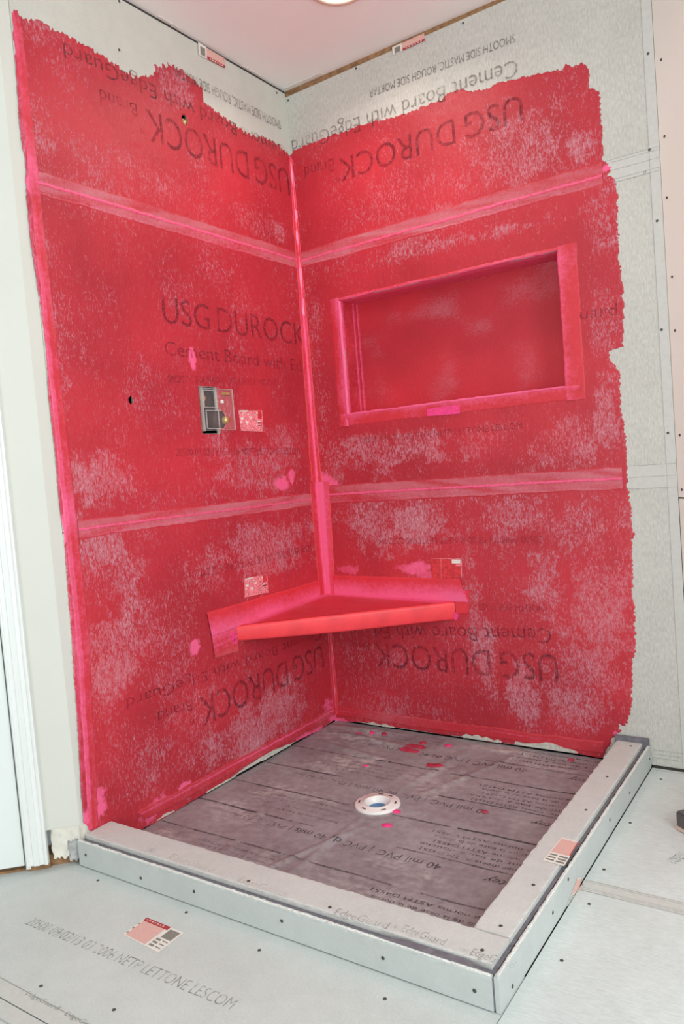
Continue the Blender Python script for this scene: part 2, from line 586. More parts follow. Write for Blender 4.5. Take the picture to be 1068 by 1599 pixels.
def board_material(name, col, streak=(1, 1, 0.35), amt=0.07, bump=0.5, warm=(0, 0, 0)):
    m, nt, N, L, b = newmat(name)
    v = mapped(N, L, *streak)
    fine = noise(N, L, v, 190, 3, 0.6); tc = N.new('ShaderNodeTexCoord')
    big = noise(N, L, tc.outputs['Object'], 3.5, 5, 0.6); sm = noise(N, L, tc.outputs['Object'], 22, 4, 0.6)
    k = math_(N, L, 'ADD', rng(N, L, fine, 0.3, 0.7, 1 - amt, 1 + amt), rng(N, L, big, 0.3, 0.7, -0.05, 0.05))
    k = math_(N, L, 'ADD', k, rng(N, L, sm, 0.3, 0.7, -0.03, 0.03))
    mx = N.new('ShaderNodeVectorMath'); mx.operation = 'SCALE'; mx.inputs[0].default_value = col
    L.new(k, mx.inputs['Scale']); L.new(mx.outputs['Vector'], b.inputs['Base Color'])
    b.inputs['Roughness'].default_value = 0.85; b.inputs['Specular IOR Level'].default_value = 0.2
    bp = N.new('ShaderNodeBump'); bp.inputs['Strength'].default_value = bump; bp.inputs['Distance'].default_value = 0.0015
    L.new(fine, bp.inputs['Height']); L.new(bp.outputs['Normal'], b.inputs['Normal'])
    return m

def ink_material(name, col, lo, hi):
    m, nt, N, L, b = newmat(name)
    tc = N.new('ShaderNodeTexCoord')
    n = noise(N, L, tc.outputs['Object'], 120, 3, 0.6); n2 = noise(N, L, tc.outputs['Object'], 14, 2)
    b.inputs['Base Color'].default_value = (*col, 1); b.inputs['Roughness'].default_value = 0.7
    b.inputs['Specular IOR Level'].default_value = 0.2
    s = math_(N, L, 'ADD', math_(N, L, 'MULTIPLY', n, 0.55), math_(N, L, 'MULTIPLY', n2, 0.45))
    L.new(rng(N, L, s, 0.38, 0.60, lo, hi), b.inputs['Alpha'])
    return m

M = {}
M['paint'] = paint_material('red_waterproofing_paint')
M['paint_flat'] = paint_material('red_waterproofing_paint_on_fabric', (1, 1, 1), 0.35)
M['board'] = board_material('cement_board_wall_face', (0.550, 0.555, 0.510), (1, 1, 0.32), 0.13, 0.7)
M['board_smooth'] = board_material('cement_board_smooth_face', (0.585, 0.585, 0.525), (1, 1, 1), 0.035, 0.15)
M['floor_smooth'] = board_material('floor_board_smooth_face', (0.575, 0.605, 0.580), (1, 1, 1), 0.05, 0.2)
M['floor_rough'] = board_material('floor_board_ridged_face', (0.620, 0.665, 0.645), (0.22, 1, 1), 0.07, 0.6)
M['curb_top'] = board_material('curb_board_top_face', (0.590, 0.590, 0.565), (1, 1, 1), 0.05, 0.25)
M['curb_side'] = board_material('curb_board_side_face', (0.520, 0.550, 0.535), (1, 1, 1), 0.03, 0.15)
M['chalk'] = plain('broken_cement_core', (0.70, 0.70, 0.66), 0.9, noise=0.2, scale=300, bump=0.6)
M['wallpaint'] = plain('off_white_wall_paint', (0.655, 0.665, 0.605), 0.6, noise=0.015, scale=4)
M['ceiling'] = plain('matt_ceiling_paint', (0.89, 0.89, 0.86), 0.85, noise=0.015, scale=5)
M['gloss'] = plain('white_gloss_trim_paint', (0.80, 0.83, 0.81), 0.28, noise=0.02, scale=8, spec=0.5)
M['doorp'] = plain('cool_white_door_paint', (0.77, 0.82, 0.80), 0.35, noise=0.01, scale=3, spec=0.4)
M['wood'] = plain('raw_brown_timber', (0.30, 0.17, 0.085), 0.8, noise=0.35, scale=45, bump=0.5)
M['dark'] = plain('dark_wall_cavity', (0.014, 0.010, 0.009), 0.9)
M['gap'] = plain('painted_gap_shade', (0.055, 0.05, 0.045), 0.9)  # near-black colour painted in as the shade inside gaps
M['liner_edge'] = plain('folded_grey_liner_vinyl', (0.175, 0.172, 0.195), 0.45, noise=0.2, scale=60, bump=0.3)
M['screw'] = plain('dark_screw_head', (0.10, 0.10, 0.09), 0.5, 0.6, noise=0.3, scale=300)
M['white_pvc'] = plain('white_pvc', (0.83, 0.80, 0.77), 0.35, noise=0.03, scale=50, spec=0.5)
M['blue'] = plain('blue_primer', (0.01, 0.16, 0.38), 0.3, noise=0.4, scale=60, spec=0.5)
M['brass'] = plain('brass', (0.62, 0.46, 0.20), 0.35, 0.6, noise=0.2, scale=80)
M['brown_rubber'] = plain('dark_brown_valve_body', (0.040, 0.012, 0.011), 0.45, noise=0.3, scale=90)
M['paper'] = plain('white_paper', (0.78, 0.75, 0.69), 0.7, noise=0.06, scale=200)
M['paper_pink'] = plain('pink_sticker_print', (0.72, 0.43, 0.38), 0.7, noise=0.10, scale=500)
M['paper_red'] = plain('red_sticker_print', (0.42, 0.045, 0.055), 0.6, noise=0.1, scale=300)
M['bar'] = plain('grey_barcode_print', (0.24, 0.23, 0.20), 0.7, noise=0.5, scale=900)
M['paper_wet'] = plain('paint_soaked_paper', (0.80, 0.22, 0.26), 0.5, noise=0.45, scale=150)
M['paper_redwet'] = plain('red_painted_paper', (0.62, 0.045, 0.055), 0.45, noise=0.25, scale=90)
M['pinkp'] = plain('hot_pink_paint', (0.84, 0.06, 0.24), 0.4, noise=0.12, scale=120, bump=0.3, spec=0.4)
M['redp'] = plain('dried_red_paint', (0.48, 0.045, 0.085), 0.4, noise=0.35, scale=120, bump=0.4, spec=0.4)
M['thinset'] = plain('greenish_grey_mortar', (0.56, 0.57, 0.50), 0.9, noise=0.18, scale=120, bump=0.6)
M['drywall_core'] = plain('chipped_drywall_edge', (0.70, 0.68, 0.60), 0.9, noise=0.15, scale=40, bump=0.7)
M['putty'] = plain('grey_putty_smear', (0.42, 0.43, 0.42), 0.8, noise=0.25, scale=60, bump=0.5)
M['tape'] = plain('pale_edge_tape', (0.570, 0.580, 0.545), 0.8, noise=0.04, scale=80)
M['tapeline'] = plain('grey_scored_tape_line', (0.40, 0.40, 0.375), 0.8, noise=0.25, scale=60)
M['slate'] = plain('dark_slate_grey_plastic', (0.105, 0.095, 0.095), 0.5, noise=0.1, scale=60)
M['cream'] = plain('cream_foam', (0.66, 0.53, 0.45), 0.7, noise=0.1, scale=60)
M['trimring'] = plain('cream_light_trim', (0.80, 0.66, 0.52), 0.5)
M['ink'] = ink_material('black_board_print', (0.085, 0.080, 0.075), 0.30, 0.80)
M['mid'] = ink_material('black_print_half_covered', (0.085, 0.050, 0.052), 0.12, 0.62)
M['faded'] = ink_material('print_showing_through_paint', (0.120, 0.020, 0.035), 0.06, 0.52)
M['light'] = ink_material('pale_grey_board_print', (0.20, 0.21, 0.20), 0.05, 0.62)
M['faint'] = ink_material('faint_pinkish_print', (0.42, 0.28, 0.26), 0.0, 0.35)
M['linerink'] = ink_material('black_liner_print', (0.070, 0.062, 0.068), 0.15, 0.88)
M['linerfade'] = ink_material('worn_liner_print', (0.070, 0.060, 0.065), 0.02, 0.60)

def liner_material():
    m, nt, N, L, b = newmat('grey_violet_pvc_liner')
    tc = N.new('ShaderNodeTexCoord'); o = tc.outputs['Object']
    a = noise(N, L, o, 5, 6, 0.62); c2 = noise(N, L, o, 38, 5, 0.6); d = noise(N, L, mapped(N, L, 12, 60, 1), 1.0, 4, 0.6)
    dust = attr(N, 'dust')
    k = math_(N, L, 'ADD', rng(N, L, a, 0.3, 0.7, 0, 0.65), rng(N, L, c2, 0.35, 0.75, -0.12, 0.35))
    c = mixc(N, L, math_(N, L, 'MULTIPLY', k, 0.85, True), (0.235, 0.208, 0.222), (0.450, 0.420, 0.435))
    dk = math_(N, L, 'MULTIPLY', dust, rng(N, L, math_(N, L, 'ADD', c2, d), 0.85, 1.25), True)
    c = mixc(N, L, dk, c, (0.60, 0.58, 0.55))
    L.new(c, b.inputs['Base Color']); b.inputs['Specular IOR Level'].default_value = 0.45
    L.new(rng(N, L, a, 0.3, 0.7, 0.34, 0.55), b.inputs['Roughness'])
    bp = N.new('ShaderNodeBump'); bp.inputs['Strength'].default_value = 0.35; bp.inputs['Distance'].default_value = 0.003
    L.new(c2, bp.inputs['Height']); L.new(bp.outputs['Normal'], b.inputs['Normal'])
    return m
M['liner'] = liner_material()
def clear_plastic():
    m, nt, N, L, b = newmat('clear_plastic')
    b.inputs['Base Color'].default_value = (0.9, 0.88, 0.86, 1); b.inputs['Roughness'].default_value = 0.12
    b.inputs['Alpha'].default_value = 0.05; b.inputs['Specular IOR Level'].default_value = 0.8
    return m
M['clear'] = clear_plastic()
def edge_plastic():
    m, nt, N, L, b = newmat('clear_plastic_edge')
    b.inputs['Base Color'].default_value = (0.75, 0.70, 0.68, 1); b.inputs['Roughness'].default_value = 0.2
    b.inputs['Alpha'].default_value = 0.45
    return m
M['clear_edge'] = edge_plastic()
def lamp():
    m = bpy.data.materials.new('lit_lens'); m.use_nodes = True
    b = m.node_tree.nodes['Principled BSDF']; b.inputs['Emission Color'].default_value = (1.0, 0.93, 0.82, 1)
    b.inputs['Emission Strength'].default_value = 4.0; b.inputs['Base Color'].default_value = (0.9, 0.88, 0.84, 1)
    return m
M['lamp'] = lamp()

# ---------------------------------------------------------------- helpers
def obj(name, me, mats, parent=None, label=None, kind=None):
    o = bpy.data.objects.new(name, me); COL.objects.link(o)
    for m in (mats if isinstance(mats, (list, tuple)) else [mats]):
        if isinstance(m, str): m = M[m]
        me.materials.append(m)
    if parent is not None: o.parent = parent
    if label: o['label'] = label
    if kind: o['kind'] = kind
    return o
def thing(name, label, cat, loc=(0, 0, 0), group=None):
    o = bpy.data.objects.new(name, None); COL.objects.link(o); o.location = loc; o.empty_display_size = 0.05
    o['label'] = label; o['category'] = cat
    if group: o['group'] = group
    return o
def mesh(name, verts, faces, mi=None):
    me = bpy.data.meshes.new(name); me.from_pydata([tuple(map(float, v)) for v in verts], [], faces)
    if mi is not None: me.polygons.foreach_set('material_index', mi)
    me.update(); return me
def bm_mesh(name, bm, smooth=False):
    me = bpy.data.meshes.new(name); bmesh.ops.recalc_face_normals(bm, faces=bm.faces); bm.to_mesh(me); bm.free()
    if smooth: me.polygons.foreach_set('use_smooth', [True] * len(me.polygons))
    return me
def add_box(bm, lo, hi, mi=0):
    vs = [bm.verts.new((x, y, z)) for x in (lo[0], hi[0]) for y in (lo[1], hi[1]) for z in (lo[2], hi[2])]
    for q in ((0, 1, 3, 2), (4, 6, 7, 5), (0, 4, 5, 1), (2, 3, 7, 6), (0, 2, 6, 4), (1, 5, 7, 3)):
        f = bm.faces.new([vs[i] for i in q]); f.material_index = mi
    return vs
def box(name, lo, hi, mat, parent=None, bev=0.0, **k):
    bm = bmesh.new(); add_box(bm, lo, hi)
    if bev: bmesh.ops.bevel(bm, geom=list(bm.edges), offset=bev, segments=2, affect='EDGES')
    return obj(name, bm_mesh(name, bm), mat, parent, **k)
def lathe(prof, n=40, c=(0, 0, 0), axis='Z', smooth=True, name='lathe'):
    vs, fs = [], []
    for r, h in prof:
        for i in range(n):
            a = 2 * math.pi * i / n; x, y = r * math.cos(a), r * math.sin(a)
            v = {'Z': (x, y, h), 'X': (h, x, y), 'Y': (x, h, y)}[axis]
            vs.append((v[0] + c[0], v[1] + c[1], v[2] + c[2]))
    for j in range(len(prof) - 1):
        for i in range(n):
            k = (i + 1) % n; fs.append((j * n + i, j * n + k, (j + 1) * n + k, (j + 1) * n + i))
    me = mesh(name, vs, fs)
    bm = bmesh.new(); bm.from_mesh(me); bmesh.ops.remove_doubles(bm, verts=bm.verts, dist=1e-6); bpy.data.meshes.remove(me)
    return bm_mesh(name, bm, smooth)
def prism(name, pts, z0, z1, mat, parent=None, fr=None, **k):
    """polygon pts (2D) extruded; fr maps (a, b, h) to world"""
    fr = fr or (lambda a, b, h: (a, b, h)); n = len(pts)
    vs = [fr(a, b, z0) for a, b in pts] + [fr(a, b, z1) for a, b in pts]
    fs = [tuple(range(n)), tuple(range(2 * n - 1, n - 1, -1))] + [(i, (i + 1) % n, n + (i + 1) % n, n + i) for i in range(n)]
    bm = bmesh.new(); bv = [bm.verts.new(v) for v in vs]
    for f in fs: bm.faces.new([bv[i] for i in f])
    bmesh.ops.triangulate(bm, faces=[f for f in bm.faces if len(f.verts) > 4])
    return obj(name, bm_mesh(name, bm), mat, parent, **k)

FL = lambda u, z, h: (h, -u, z)           # left wall frame: u away from the corner, h out of the wall
FR = lambda u, z, h: (u, -h, z)           # back wall frame
FF = lambda x, y, h: (x, y, h)

_lat = {}
def _lattice(seed):
    if seed not in _lat: _lat[seed] = np.random.RandomState(seed).rand(256, 256)
    return _lat[seed]
def vnoise(x, y, s, seed=0):
    g = _lattice(seed)
    if np.ndim(x) == 0 and np.ndim(y) == 0:
        x = float(x) * s + 100.3; y = float(y) * s + 100.7; xi = math.floor(x); yi = math.floor(y); fx = x - xi; fy = y - yi
        fx = fx * fx * (3 - 2 * fx); fy = fy * fy * (3 - 2 * fy); xi %= 256; yi %= 256; xj = (xi + 1) % 256; yj = (yi + 1) % 256
        return float((g[xi, yi] * (1 - fx) + g[xj, yi] * fx) * (1 - fy) + (g[xi, yj] * (1 - fx) + g[xj, yj] * fx) * fy - 0.5)
    x = np.asarray(x) * s + 100.3; y = np.asarray(y) * s + 100.7
    xi = np.floor(x).astype(int); yi = np.floor(y).astype(int); fx = x - xi; fy = y - yi
    fx = fx * fx * (3 - 2 * fx); fy = fy * fy * (3 - 2 * fy)
    a = g[xi % 256, yi % 256]; b = g[(xi + 1) % 256, yi % 256]; c = g[xi % 256, (yi + 1) % 256]; d = g[(xi + 1) % 256, (yi + 1) % 256]
    return (a * (1 - fx) + b * fx) * (1 - fy) + (c * (1 - fx) + d * fx) * fy - 0.5

def sdf(X, Y, poly):
    """positive inside"""
    P = np.array(poly); Q = np.roll(P, -1, axis=0)
    dmin = np.full(X.shape, 1e9); ins = np.zeros(X.shape, bool)
    for (ax, ay), (bx, by) in zip(P, Q):
        dx, dy = bx - ax, by - ay; l2 = dx * dx + dy * dy + 1e-18
        t = np.clip(((X - ax) * dx + (Y - ay) * dy) / l2, 0, 1)
        dmin = np.minimum(dmin, (X - ax - t * dx) ** 2 + (Y - ay - t * dy) ** 2)
        if abs(dy) > 1e-12:
            c = ((ay > Y) != (by > Y)) & (X < dx * (Y - ay) / dy + ax); ins ^= c
    d = np.sqrt(dmin); return np.where(ins, d, -d)

def field_mesh(name, X, Y, F, fr, H, attrs, mat, parent, **k):
    """marching squares: keeps F > 0; H = height field out of the wall; attrs = dict of vertex fields"""
    nx, ny = X.shape; pos, av = [], {a: [] for a in attrs}; idx = -np.ones((nx, ny), int)
    ins = F > 0; ii, jj = np.nonzero(ins); idx[ii, jj] = np.arange(len(ii))
    pu, pv, ph = list(X[ii, jj]), list(Y[ii, jj]), list(H[ii, jj])
    for a in attrs: av[a] = list(attrs[a][ii, jj])
    c = ins.astype(int); cnt = c[:-1, :-1] + c[1:, :-1] + c[1:, 1:] + c[:-1, 1:]
    fi, fj = np.nonzero(cnt == 4)
    faces = np.stack([idx[fi, fj], idx[fi + 1, fj], idx[fi + 1, fj + 1], idx[fi, fj + 1]], 1).tolist()
    cache = {}
    for i, j in zip(*np.nonzero((cnt > 0) & (cnt < 4))):
        cs = [(i, j), (i + 1, j), (i + 1, j + 1), (i, j + 1)]; poly = []
        for q in range(4):
            a, b = cs[q], cs[(q + 1) % 4]
            if ins[a]: poly.append(idx[a])
            if ins[a] != ins[b]:
                key = (min(a, b), max(a, b))
                if key not in cache:
                    t = F[a] / (F[a] - F[b]); cache[key] = len(pu)
                    pu.append(X[a] + t * (X[b] - X[a])); pv.append(Y[a] + t * (Y[b] - Y[a])); ph.append(0.0)
                    for nme in attrs: av[nme].append(attrs[nme][a] + t * (attrs[nme][b] - attrs[nme][a]))
                poly.append(cache[key])
        if len(poly) > 2: faces.append(poly)
    vs = [fr(u, v, h) for u, v, h in zip(pu, pv, ph)]
    me = mesh(name, vs, faces)
    for a in attrs:
        at = me.attributes.new(a, 'FLOAT', 'POINT'); at.data.foreach_set('value', np.clip(np.array(av[a], dtype=np.float32), -1, 2))
    me.polygons.foreach_set('use_smooth', [True] * len(me.polygons))
    return obj(name, me, mat, parent, **k)

def grid(u0, u1, v0, v1, s):
    return np.meshgrid(np.arange(u0, u1 + s, s), np.arange(v0, v1 + s, s), indexing='ij')

def blobs(X, Y, lst, seed=0, jag=0.5):
    T = np.zeros(X.shape); j = vnoise(X, Y, 25, seed) + 0.6 * vnoise(X, Y, 60, seed + 1) + 0.5 * vnoise(X, Y, 140, seed + 2)
    for cu, cv, ru, rv, a in lst:
        d = np.sqrt(((X - cu) / max(ru, 0.004)) ** 2 + ((Y - cv) / max(rv, 0.004)) ** 2)
        T = np.maximum(T, a * np.clip((1.25 - d + jag * j) / 0.6, 0, 1))
    return T

def board_with_holes(name, fr, u0, u1, z0, z1, th, holes, mat, parent, warp=None, **k):
    us = sorted({u0, u1, *[h[0] for h in holes], *[h[1] for h in holes]}); zs = sorted({z0, z1, *[h[2] for h in holes], *[h[3] for h in holes]})
    bm = bmesh.new(); V = {}
    def vert(i, j, t):
        if (i, j, t) not in V: V[i, j, t] = bm.verts.new(fr(us[i], zs[j], 0.0 if t else -th))
        return V[i, j, t]
    def solid(i, j):
        if i < 0 or j < 0 or i >= len(us) - 1 or j >= len(zs) - 1: return False
        cu, cz = (us[i] + us[i + 1]) / 2, (zs[j] + zs[j + 1]) / 2
        return not any(h[0] < cu < h[1] and h[2] < cz < h[3] for h in holes)
    for i in range(len(us) - 1):
        for j in range(len(zs) - 1):
            if not solid(i, j): continue
            for t in (0, 1): bm.faces.new([vert(i, j, t), vert(i + 1, j, t), vert(i + 1, j + 1, t), vert(i, j + 1, t)])
            for di, dj, a, b in ((-1, 0, (i, j), (i, j + 1)), (1, 0, (i + 1, j), (i + 1, j + 1)), (0, -1, (i, j), (i + 1, j)), (0, 1, (i, j + 1), (i + 1, j + 1))):
                if not solid(i + di, j + dj):
                    bm.faces.new([vert(*a, 0), vert(*b, 0), vert(*b, 1), vert(*a, 1)])
    if warp:
        for v in bm.verts:
            v.co = fr(*warp(*ifr(fr, v.co)))
    return obj(name, bm_mesh(name, bm), mat, parent, **k)
def ifr(fr, co):
    return (-co.y, co.z, co.x) if fr is FL else (co.x, co.z, -co.y)

# flat lettering: font outline turned into a mesh, laid on its surface
_fc = {}
def text_verts(s, bold=False, shear=0.0, thin=0.0):
    key = (s, bold, shear, thin)
    if key in _fc: return _fc[key]
    cu = bpy.data.curves.new('lettering', 'FONT'); cu.body = s; cu.size = 1.0; cu.resolution_u = 3; cu.shear = shear; cu.space_word = 0.62 if s.startswith('USG D') else 1.0
    cu.offset = 0.012 if bold else thin
    o = bpy.data.objects.new('lettering', cu); COL.objects.link(o)
    bpy.context.view_layer.update()
    me = bpy.data.meshes.new_from_object(o.evaluated_get(bpy.context.evaluated_depsgraph_get()))
    bpy.data.objects.remove(o); bpy.data.curves.remove(cu)
    bm = bmesh.new(); bm.from_mesh(me); bpy.data.meshes.remove(me)
    for _ in range(2):
        es = [e for e in bm.edges if e.calc_length() > 0.9]
        if es: bmesh.ops.subdivide_edges(bm, edges=es, cuts=1)
    bmesh.ops.triangulate(bm, faces=bm.faces)
    bm.verts.index_update()
    vs = np.array([v.co[:] for v in bm.verts]); fs = [[v.index for v in f.verts] for f in bm.faces]; bm.free()
    vs[:, 0] -= vs[:, 0].min()
    _fc[key] = (vs, fs); return vs, fs
CAP = 0.70
def lettering(s, a, b, c, normal, off, mat, parent, name='printed_lettering', hfun=None, bold=False, shear=0.0, thin=0.0, label=None):
    vs, fs = text_verts(s, bold, shear, thin); W = vs[:, 0].max()
    a, b, c = Vector(a), Vector(b), Vector(c); ex = (b - a) / W; up = (c - a) - (c - a).project(b - a); ey = up / CAP
    n = Vector(normal) * off; out = []
    for x, y, _ in vs:
        p = a + ex * x + ey * y + n
        if hfun: p.z += hfun(p.x, p.y)
        out.append(p)
    me = mesh(name, out, fs)
    return obj(name, me, mat, parent, label=label)

# ---------------------------------------------------------------- structure: floor, walls, ceiling
floor = box('floor', (-2.6, -4.2, -0.16), (3.6, 0.3, -0.0125), 'gap', kind='structure')
ceiling = box('ceiling', (-2.0, -3.4, 2.445), (3.2, 0.2, 2.50), 'ceiling', kind='structure')

wall_left = box('wall_left', (-0.13, -1.205, -0.012), (-0.10, 0.05, 2.445), 'dark', kind='structure')
wall_right = box('wall_right', (-0.10, 0.16, -0.012), (1.40, 0.19, 2.445), 'dark', kind='structure')

BT = 0.0125
UL, UR = 1.1655, 1.311
VALVE = (0.526, 0.609, 1.150, 1.303); H1 = (0.880, 0.906, 1.235, 1.266); H2 = (0.545, 0.580, 2.138, 2.180)
NI = (0.170, 1.000, 1.203, 1.627)
left_boards = [board_with_holes('cement_board', FL, 0.0, UL, 0.008, 0.889, BT, [], 'board_smooth', wall_left, warp=lambda u, z, h: (u + (0.026 * (0.889 - z) / 0.88 if u > 1 else 0), z, h)),
               board_with_holes('cement_board', FL, 0.0, UL, 0.893, 1.810, BT, [VALVE, H1, (0.490, 0.526, 1.168, 1.226)], 'board_smooth', wall_left),
               board_with_holes('cement_board', FL, 0.0, UL, 1.814, 2.435, BT, [H2], 'board_smooth', wall_left)]
right_boards = [board_with_holes('cement_board', FR, 0.0, UR, 0.007, 0.901, BT, [], 'board', wall_right),
                board_with_holes('cement_board', FR, 0.0, UR, 0.905, 1.815, BT, [NI], 'board', wall_right),
                board_with_holes('cement_board', FR, 0.0, UR, 1.819, 2.416, BT, [], 'board', wall_right, warp=lambda u, z, h: (u, z + (0.018 if u > 1 and z > 2.3 else 0.006 if z > 2.3 else 0), h))]
# timber plate showing above the back wall boards, black line above the left ones
box('top_plate', (0.0, 0.003, 2.400), (1.31, 0.10, 2.445), 'wood', wall_right, label='brown timber showing above the cement board')
box('top_gap', (-0.06, -1.165, 2.425), (-0.004, -0.0, 2.445), 'gap', wall_left, label='dark gap above the board')
# drywall strip past the left boards and its corner
box('drywall_strip', (-0.10, -1.205, 0.10), (-0.0035, -UL - 0.001, 2.445), 'wallpaint', wall_left, label='off-white drywall strip beside the painted board')
box('cavity_light_block', (-0.0995, -1.204, -0.012), (-0.0130, -1.166, 2.444), 'dark', wall_left); box('cavity_light_block', (-0.0995, 0.0005, -0.012), (-0.0130, 0.049, 2.444), 'dark', wall_left)  # unseen boxes added to keep outside light out of the left wall cavity
box('cavity_light_block', (1.270, 0.0135, -0.012), (1.309, 0.159, 2.444), 'dark', wall_right); box('cavity_light_block', (-0.099, 0.0505, -0.012), (-0.06, 0.159, 2.444), 'dark', wall_right)  # the same added light blockers behind the back wall
for nme, b in (('stud', (-0.09, -0.45, 0.0, -0.02, -0.41, 2.42)), ('stud', (-0.09, -0.86, 0.0, -0.02, -0.82, 2.42))):
    box(nme, b[:3], b[3:], 'wood', wall_left)

# angled walls: both turn 45 degrees away from the shower
def slab(name, p, d, length, th, z0, z1, mat, parent=None, side=1, s0=0.0, h=0.0, **k):
    """box along direction d from p; face plane at offset h, thickness th behind it (side gives which way is behind)"""
    d = Vector(d).normalized(); n = Vector((-d.y, d.x)) * side
    q = Vector(p)
    pts = [q + d * s0 + n * h, q + d * (s0 + length) + n * h, q + d * (s0 + length) + n * (h + th), q + d * s0 + n * (h + th)]
    return prism(name, [(v.x, v.y) for v in pts], z0, z1, mat, parent, **k)
DL = (-1, -1); DRr = (1, -1)
PL = (-0.0035, -1.2050); PR = (UR + 0.003, -0.001)
# left angled wall
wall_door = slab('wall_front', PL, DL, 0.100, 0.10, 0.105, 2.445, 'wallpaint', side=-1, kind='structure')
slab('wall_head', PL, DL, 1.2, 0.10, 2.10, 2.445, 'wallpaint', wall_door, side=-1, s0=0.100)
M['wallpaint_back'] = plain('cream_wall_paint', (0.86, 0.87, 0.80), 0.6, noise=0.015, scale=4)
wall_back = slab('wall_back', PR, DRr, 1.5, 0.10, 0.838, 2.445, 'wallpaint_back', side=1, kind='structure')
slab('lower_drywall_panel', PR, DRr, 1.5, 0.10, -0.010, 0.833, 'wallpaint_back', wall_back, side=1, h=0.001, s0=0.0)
slab('joint_shadow', PR, DRr, 1.5, 0.05, 0.80, 0.85, 'gap', wall_back, side=1, h=0.012, s0=0.0)

# ragged area under the left angled wall where the baseboard came off
def ragged(name, p, d, s0, s1, z0, z1, side, h, th, mat, parent, seed, amp=0.006, n=14, **k):
    rs = random.Random(seed); d = Vector(d).normalized(); nn = Vector((-d.y, d.x)) * side; q = Vector(p)
    pts = []
    for i in range(n + 1): pts.append((s0 + (s1 - s0) * i / n, z0 + rs.uniform(-amp, amp)))
    for i in range(n // 2): pts.append((s1 + rs.uniform(-amp, amp) * .6, z0 + (z1 - z0) * (i + 1) / (n // 2 + 1)))
    for i in range(n + 1): pts.append((s1 - (s1 - s0) * i / n, z1 + rs.uniform(-amp, amp)))
    for i in range(n // 2): pts.append((s0 + rs.uniform(-amp, amp) * .6, z1 - (z1 - z0) * (i + 1) / (n // 2 + 1)))
    fr = lambda a, b, hh: (q.x + d.x * a + nn.x * hh, q.y + d.y * a + nn.y * hh, b)
    return prism(name, pts, h, h + th, mat, parent, fr=fr, **k)
ragged('torn_drywall', PL, DL, 0.000, 0.075, 0.022, 0.108, -1, 0.002, 0.012, 'drywall_core', wall_door, 3, label='chipped cream drywall where the baseboard was')
ragged('putty_smear', PL, DL, 0.004, 0.034, 0.012, 0.066, -1, -0.0005, 0.003, 'putty', wall_door, 5, 0.005, label='grey putty smear')
slab('sill_plate', PL, DL, 0.10, 0.06, -0.012, 0.030, 'wood', wall_door, side=-1, h=0.016, label='brown timber sill under the wall')
def ragL(name, u0, u1, z0, z1, h, th, mat, seed, amp=0.004, parent=None, **k):
    rs = random.Random(seed); n = 8; pts = [(u0 + (u1 - u0) * i / n, z0 + rs.uniform(-amp, amp)) for i in range(n + 1)] + [(u1 - (u1 - u0) * i / n, z1 + rs.uniform(-amp, amp)) for i in range(n + 1)]
    return prism(name, pts, h, h + th, mat, parent, fr=FL, **k)
ragL('torn_drywall', 1.188, 1.206, 0.040, 0.104, -0.010, 0.008, 'drywall_core', 8, parent=wall_left, label='chipped cream drywall corner')

# door casing with its moulded steps, jamb and door
trim_1 = bpy.data.objects.new('trim_1', None); COL.objects.link(trim_1); trim_1['kind'] = 'structure'
prof = [(0.0, 0.0), (0.0, 0.010), (0.003, 0.0135), (0.006, 0.0135), (0.008, 0.0105), (0.018, 0.0115), (0.020, 0.0145), (0.034, 0.0165), (0.036, 0.0125), (0.046, 0.0125), (0.048, 0.0165), (0.052, 0.018), (0.056, 0.016), (0.057, 0.0)]
dl = Vector(DL).normalized(); nl = Vector((-dl.y, dl.x)) * -1       # nl points behind the wall
def casing(name, s0, z0, z1):
    pts = [(s0 + a * -1, -b) for a, b in prof]
    vs, n = [], len(pts)
    for z in (z0, z1):
        for a, b in pts:
            q = Vector(PL) + dl * a + nl * b; vs.append((q.x, q.y, z))
    fs = [tuple(range(n)), tuple(range(2 * n - 1, n - 1, -1))] + [(i, (i + 1) % n, n + (i + 1) % n, n + i) for i in range(n)]
    bm = bmesh.new(); bv = [bm.verts.new(v) for v in vs]
    for f in fs: bm.faces.new([bv[i] for i in f])
    return obj(name, bm_mesh(name, bm), 'gloss', trim_1)
casing('door_casing', 0.142, 0.020, 2.15)
slab('casing_shim', PL, DL, 0.055, 0.02, -0.012, 0.020, 'wood', trim_1, side=-1, s0=0.085, h=0.004, label='splintered brown wood under the casing')
door_1 = bpy.data.objects.new('door_1', None); COL.objects.link(door_1); door_1['kind'] = 'structure'
slab('door_jamb', PL, DL, 0.012, 0.10, 0.006, 2.10, 'gloss', door_1, side=-1, s0=0.134, h=0.003)
slab('door_slab', PL, DL, 0.80, 0.035, 0.018, 2.09, 'doorp', door_1, side=-1, s0=0.1495, h=0.004)
slab('threshold', PL, DL, 0.85, 0.09, -0.012, 0.006, 'wood', door_1, side=-1, s0=0.130, h=0.012, label='brown wooden threshold under the door')

